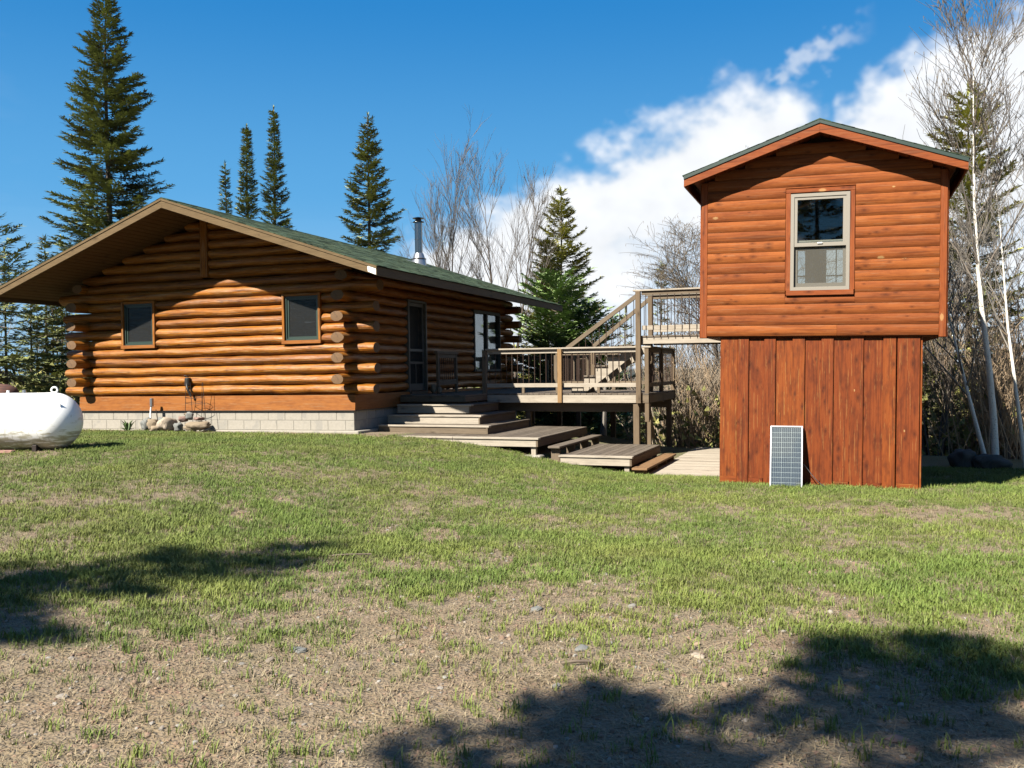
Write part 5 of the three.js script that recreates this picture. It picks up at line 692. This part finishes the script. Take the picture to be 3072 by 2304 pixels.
// ---------------------------------------------------------------- lawn, straw, gravel
{
  const R = rng(201), mt = new THREE.Matrix4(), q = new THREE.Quaternion(), e = new THREE.Euler(), c = new THREE.Color();
  const tuft = (n, hgt, lean, wid, rad) => { const p = [], nn = []; for (let i = 0; i < n; i++) { const a = R() * 6.28, d = R() * rad, x = Math.cos(a) * d, z = Math.sin(a) * d, b = R() * 6.28, h = hgt * (0.5 + R() * 0.8), l = lean * (0.3 + R()) * h, w = wid * (0.7 + R() * 0.6), ux = -Math.sin(b) * w, uz = Math.cos(b) * w, mx = x + Math.cos(b) * l * 0.35, mz = z + Math.sin(b) * l * 0.35, tx = x + Math.cos(b) * l, tz = z + Math.sin(b) * l; p.push(x - ux, -0.01, z - uz, x + ux, -0.01, z + uz, mx - ux * 0.8, h * 0.6, mz - uz * 0.8, x + ux, -0.01, z + uz, mx + ux * 0.8, h * 0.6, mz + uz * 0.8, mx - ux * 0.8, h * 0.6, mz - uz * 0.8, mx - ux * 0.8, h * 0.6, mz - uz * 0.8, mx + ux * 0.8, h * 0.6, mz + uz * 0.8, tx, h * 0.95, tz); } return fromArrays(p, null); };
  const gm = std({ color: lin(1, 1, 1), roughness: 0.75, side: THREE.DoubleSide });
  const blocked = (x, z) => (x > -7.2 && x < 0.2 && z < 0.17) || (x > 0.2 && x < 3.95 && z < 0.02) || (x > 4.0 && x < 6.05 && z < 0.05) || (x > 5.95 && x < 7.55 && z < 0.2) || (x > 7.5 && x < 10.4 && z < 2.27);
  const field = (name, label, geos, N, want, size, tint, box) => geos.forEach((g, gi) => {
    const m = new THREE.InstancedMesh(g, gm, Math.floor(N / geos.length)); let k = 0; for (let t = 0; k < m.count && t < N * 12; t++) { const x = lerp(box[0], box[1], R()), z = lerp(box[2], box[3], R()); if (blocked(x, z)) continue; const w = want(x, z); if (R() > w) continue; const s = size(x, z) * (0.7 + R() * 0.6); e.set((R() - 0.5) * 0.25, R() * 6.28, (R() - 0.5) * 0.25); mt.compose(V3(x, groundY(x, z), z), q.setFromEuler(e), V3(s, s, s)); m.setMatrixAt(k, mt); c.setRGB(...tint(x, z)); m.setColorAt(k, c); k++; }
    m.count = k; m.name = numbered(name); scene.add(m); tag(m, label[gi], 'grass', null, 'stuff');
  });
  const gt = (x, z) => { const n = clamp(0.5 + fbm(x * 0.8, z * 0.8, 3) * 0.9), yel = clamp(0.35 + fbm(x * 0.35 + 9, z * 0.35, 3)); const a = mix3([0.160, 0.262, 0.032], [0.285, 0.325, 0.062], clamp(yel * 0.7 + R() * 0.5)); const f = (0.75 + 0.4 * n) * (0.8 + R() * 0.4); return a.map((v) => v * f); };
  const gs = [tuft(13, 0.046, 0.8, 0.0028, 0.06), tuft(12, 0.036, 1.1, 0.0028, 0.06), tuft(9, 0.062, 0.8, 0.003, 0.05)];
  field('lawn_grass', ['green lawn grass over the rising ground', 'shorter green grass mixed through the lawn', 'longer green grass blades standing in the lawn'], gs, 126000, (x, z) => 0.02 + 0.98 * Math.pow(green(x, z), 1.25), () => 0.82, gt, [-13, 15.5, -2.5, 12]);
  field('near_grass', ['scattered green grass clumps in the bare foreground', 'small grass clumps among the gravel'], [tuft(8, 0.05, 0.9, 0.0028, 0.03), tuft(12, 0.06, 0.8, 0.003, 0.045)], 15000, (x, z) => 0.10 + 0.9 * green(x, z) + (fbm(x * 3, z * 3, 2) > 0.28 ? 0.22 : 0), () => 0.9, gt, [2.5, 14.5, 7.5, 14.4]);
  const dry = (x, z) => { const f = 0.7 + R() * 0.5; return mix3([0.36, 0.27, 0.145], [0.46, 0.38, 0.24], R()).map((v) => v * f); };
  field('dead_grass', ['dead straw grass lying through the lawn', 'flattened dry straw on the bare soil'], [tuft(7, 0.022, 4.2, 0.0022, 0.06), tuft(6, 0.012, 8, 0.002, 0.06)], 80000, (x, z) => 0.30 + 0.5 * (1 - green(x, z)), () => 1, dry, [-11, 15, -2, 14.4]);
  const sg = new THREE.IcosahedronGeometry(1, 1), sp = sg.attributes.position; for (let i = 0; i < sp.count; i++) { const f = 1 + 0.25 * n3(sp.getX(i) * 1.3, sp.getY(i) * 1.3, sp.getZ(i) * 1.3); sp.setXYZ(i, sp.getX(i) * f, sp.getY(i) * f * 0.6, sp.getZ(i) * f); } sg.computeVertexNormals();
  const grav = new THREE.InstancedMesh(sg, std({ roughness: 0.95 }), 26000); let k = 0; for (let t = 0; k < 26000 && t < 200000; t++) { const x = lerp(2.5, 14, R()), z = lerp(7, 14.4, R()), g = green(x, z); if (R() < g * 0.97) continue; const s = 0.003 + 0.010 * Math.pow(R(), 3) + (R() < 0.006 ? 0.016 : 0); e.set(R() * 0.5, R() * 6.28, R() * 0.5); mt.compose(V3(x, groundY(x, z) + s * 0.15, z), q.setFromEuler(e), V3(s * (0.8 + R() * 0.7), s, s)); grav.setMatrixAt(k, mt); const b = mix3([0.40, 0.29, 0.19], R() < 0.35 ? [0.42, 0.41, 0.38] : [0.33, 0.20, 0.14], R()), bf = 0.6 + R() * 0.5; c.setRGB(b[0] * bf, b[1] * bf, b[2] * bf); grav.setColorAt(k, c); k++; }
  grav.count = k; grav.name = 'gravel'; scene.add(grav); tag(grav, 'fine tan gravel scattered over the bare soil', 'gravel', null, 'stuff');
  // a few larger flat stones and sticks that can be told apart
  const st = (x, z, s, mat, label, seed) => { const m = single('stone', rockGeo(s, s * 0.28, s * 0.7, seed, 2), mat, label, 'stone', [x, groundY(x, z) + s * 0.08, z]); m.rotation.y = seed; };
  st(6.35, 12.0, 0.055, rk.grey, 'flat grey stone in the gravel below the long tree shadow', 31); st(6.75, 11.6, 0.06, rk.tan, 'broad tan flat stone in the gravel toward the tank side', 32); st(7.9, 11.45, 0.05, rk.grey, 'small grey slab in the middle of the bare foreground', 33); st(8.55, 11.35, 0.045, rk.cream, 'pale rounded stone near the middle of the bare soil', 34); st(9.55, 12.35, 0.05, rk.pink, 'pinkish stone lying in the shadow at the bottom of the picture', 35); st(7.35, 10.6, 0.05, rk.grey, 'blue-grey chip of rock near the grass edge', 36);
  const stick = (x, z, l, a, label) => { const m = single('stick', tube([[-l / 2, 0.01, 0], [-l * 0.1, 0.022, 0.012], [l / 2, 0.012, -0.01]], 0.008, 8, 6), M.twig, label, 'stick', [x, groundY(x, z) + 0.004, z]); m.rotation.y = a; };
  stick(7.95, 11.75, 0.16, 0.4, 'short brown stick lying on the bare soil'); stick(5.2, 9.4, 0.4, 0.5, 'weathered stick lying in the thin grass above the tree shadow');
  // small leafy plant by the rocks
  const lp = []; for (let i = 0; i < 42; i++) { const a = R() * 6.28, l = 0.10 + R() * 0.16, h = 0.08 + R() * 0.2, w = 0.016, o = [Math.cos(a) * 0.03, 0, Math.sin(a) * 0.03], t = [Math.cos(a) * l, h, Math.sin(a) * l], m = [Math.cos(a) * l * 0.55, h * 0.75, Math.sin(a) * l * 0.55], u = [-Math.sin(a) * w, 0, Math.cos(a) * w]; lp.push(...o, m[0] - u[0], m[1], m[2] - u[2], m[0] + u[0], m[1], m[2] + u[2], ...t, m[0] + u[0], m[1], m[2] + u[2], m[0] - u[0], m[1], m[2] - u[2]); }
  single('leafy_plant', fromArrays(lp, null), std({ color: lin(0.09, 0.17, 0.035), side: THREE.DoubleSide, roughness: 0.7 }), 'small green leafy plant growing beside the rock pile', 'plant', [-5.3, groundY(-5.3, 0.45), 0.45]);
}


scene.traverse((o) => { if (o.isMesh) { o.castShadow = true; o.receiveShadow = true; } });
renderer.render(scene, camera);
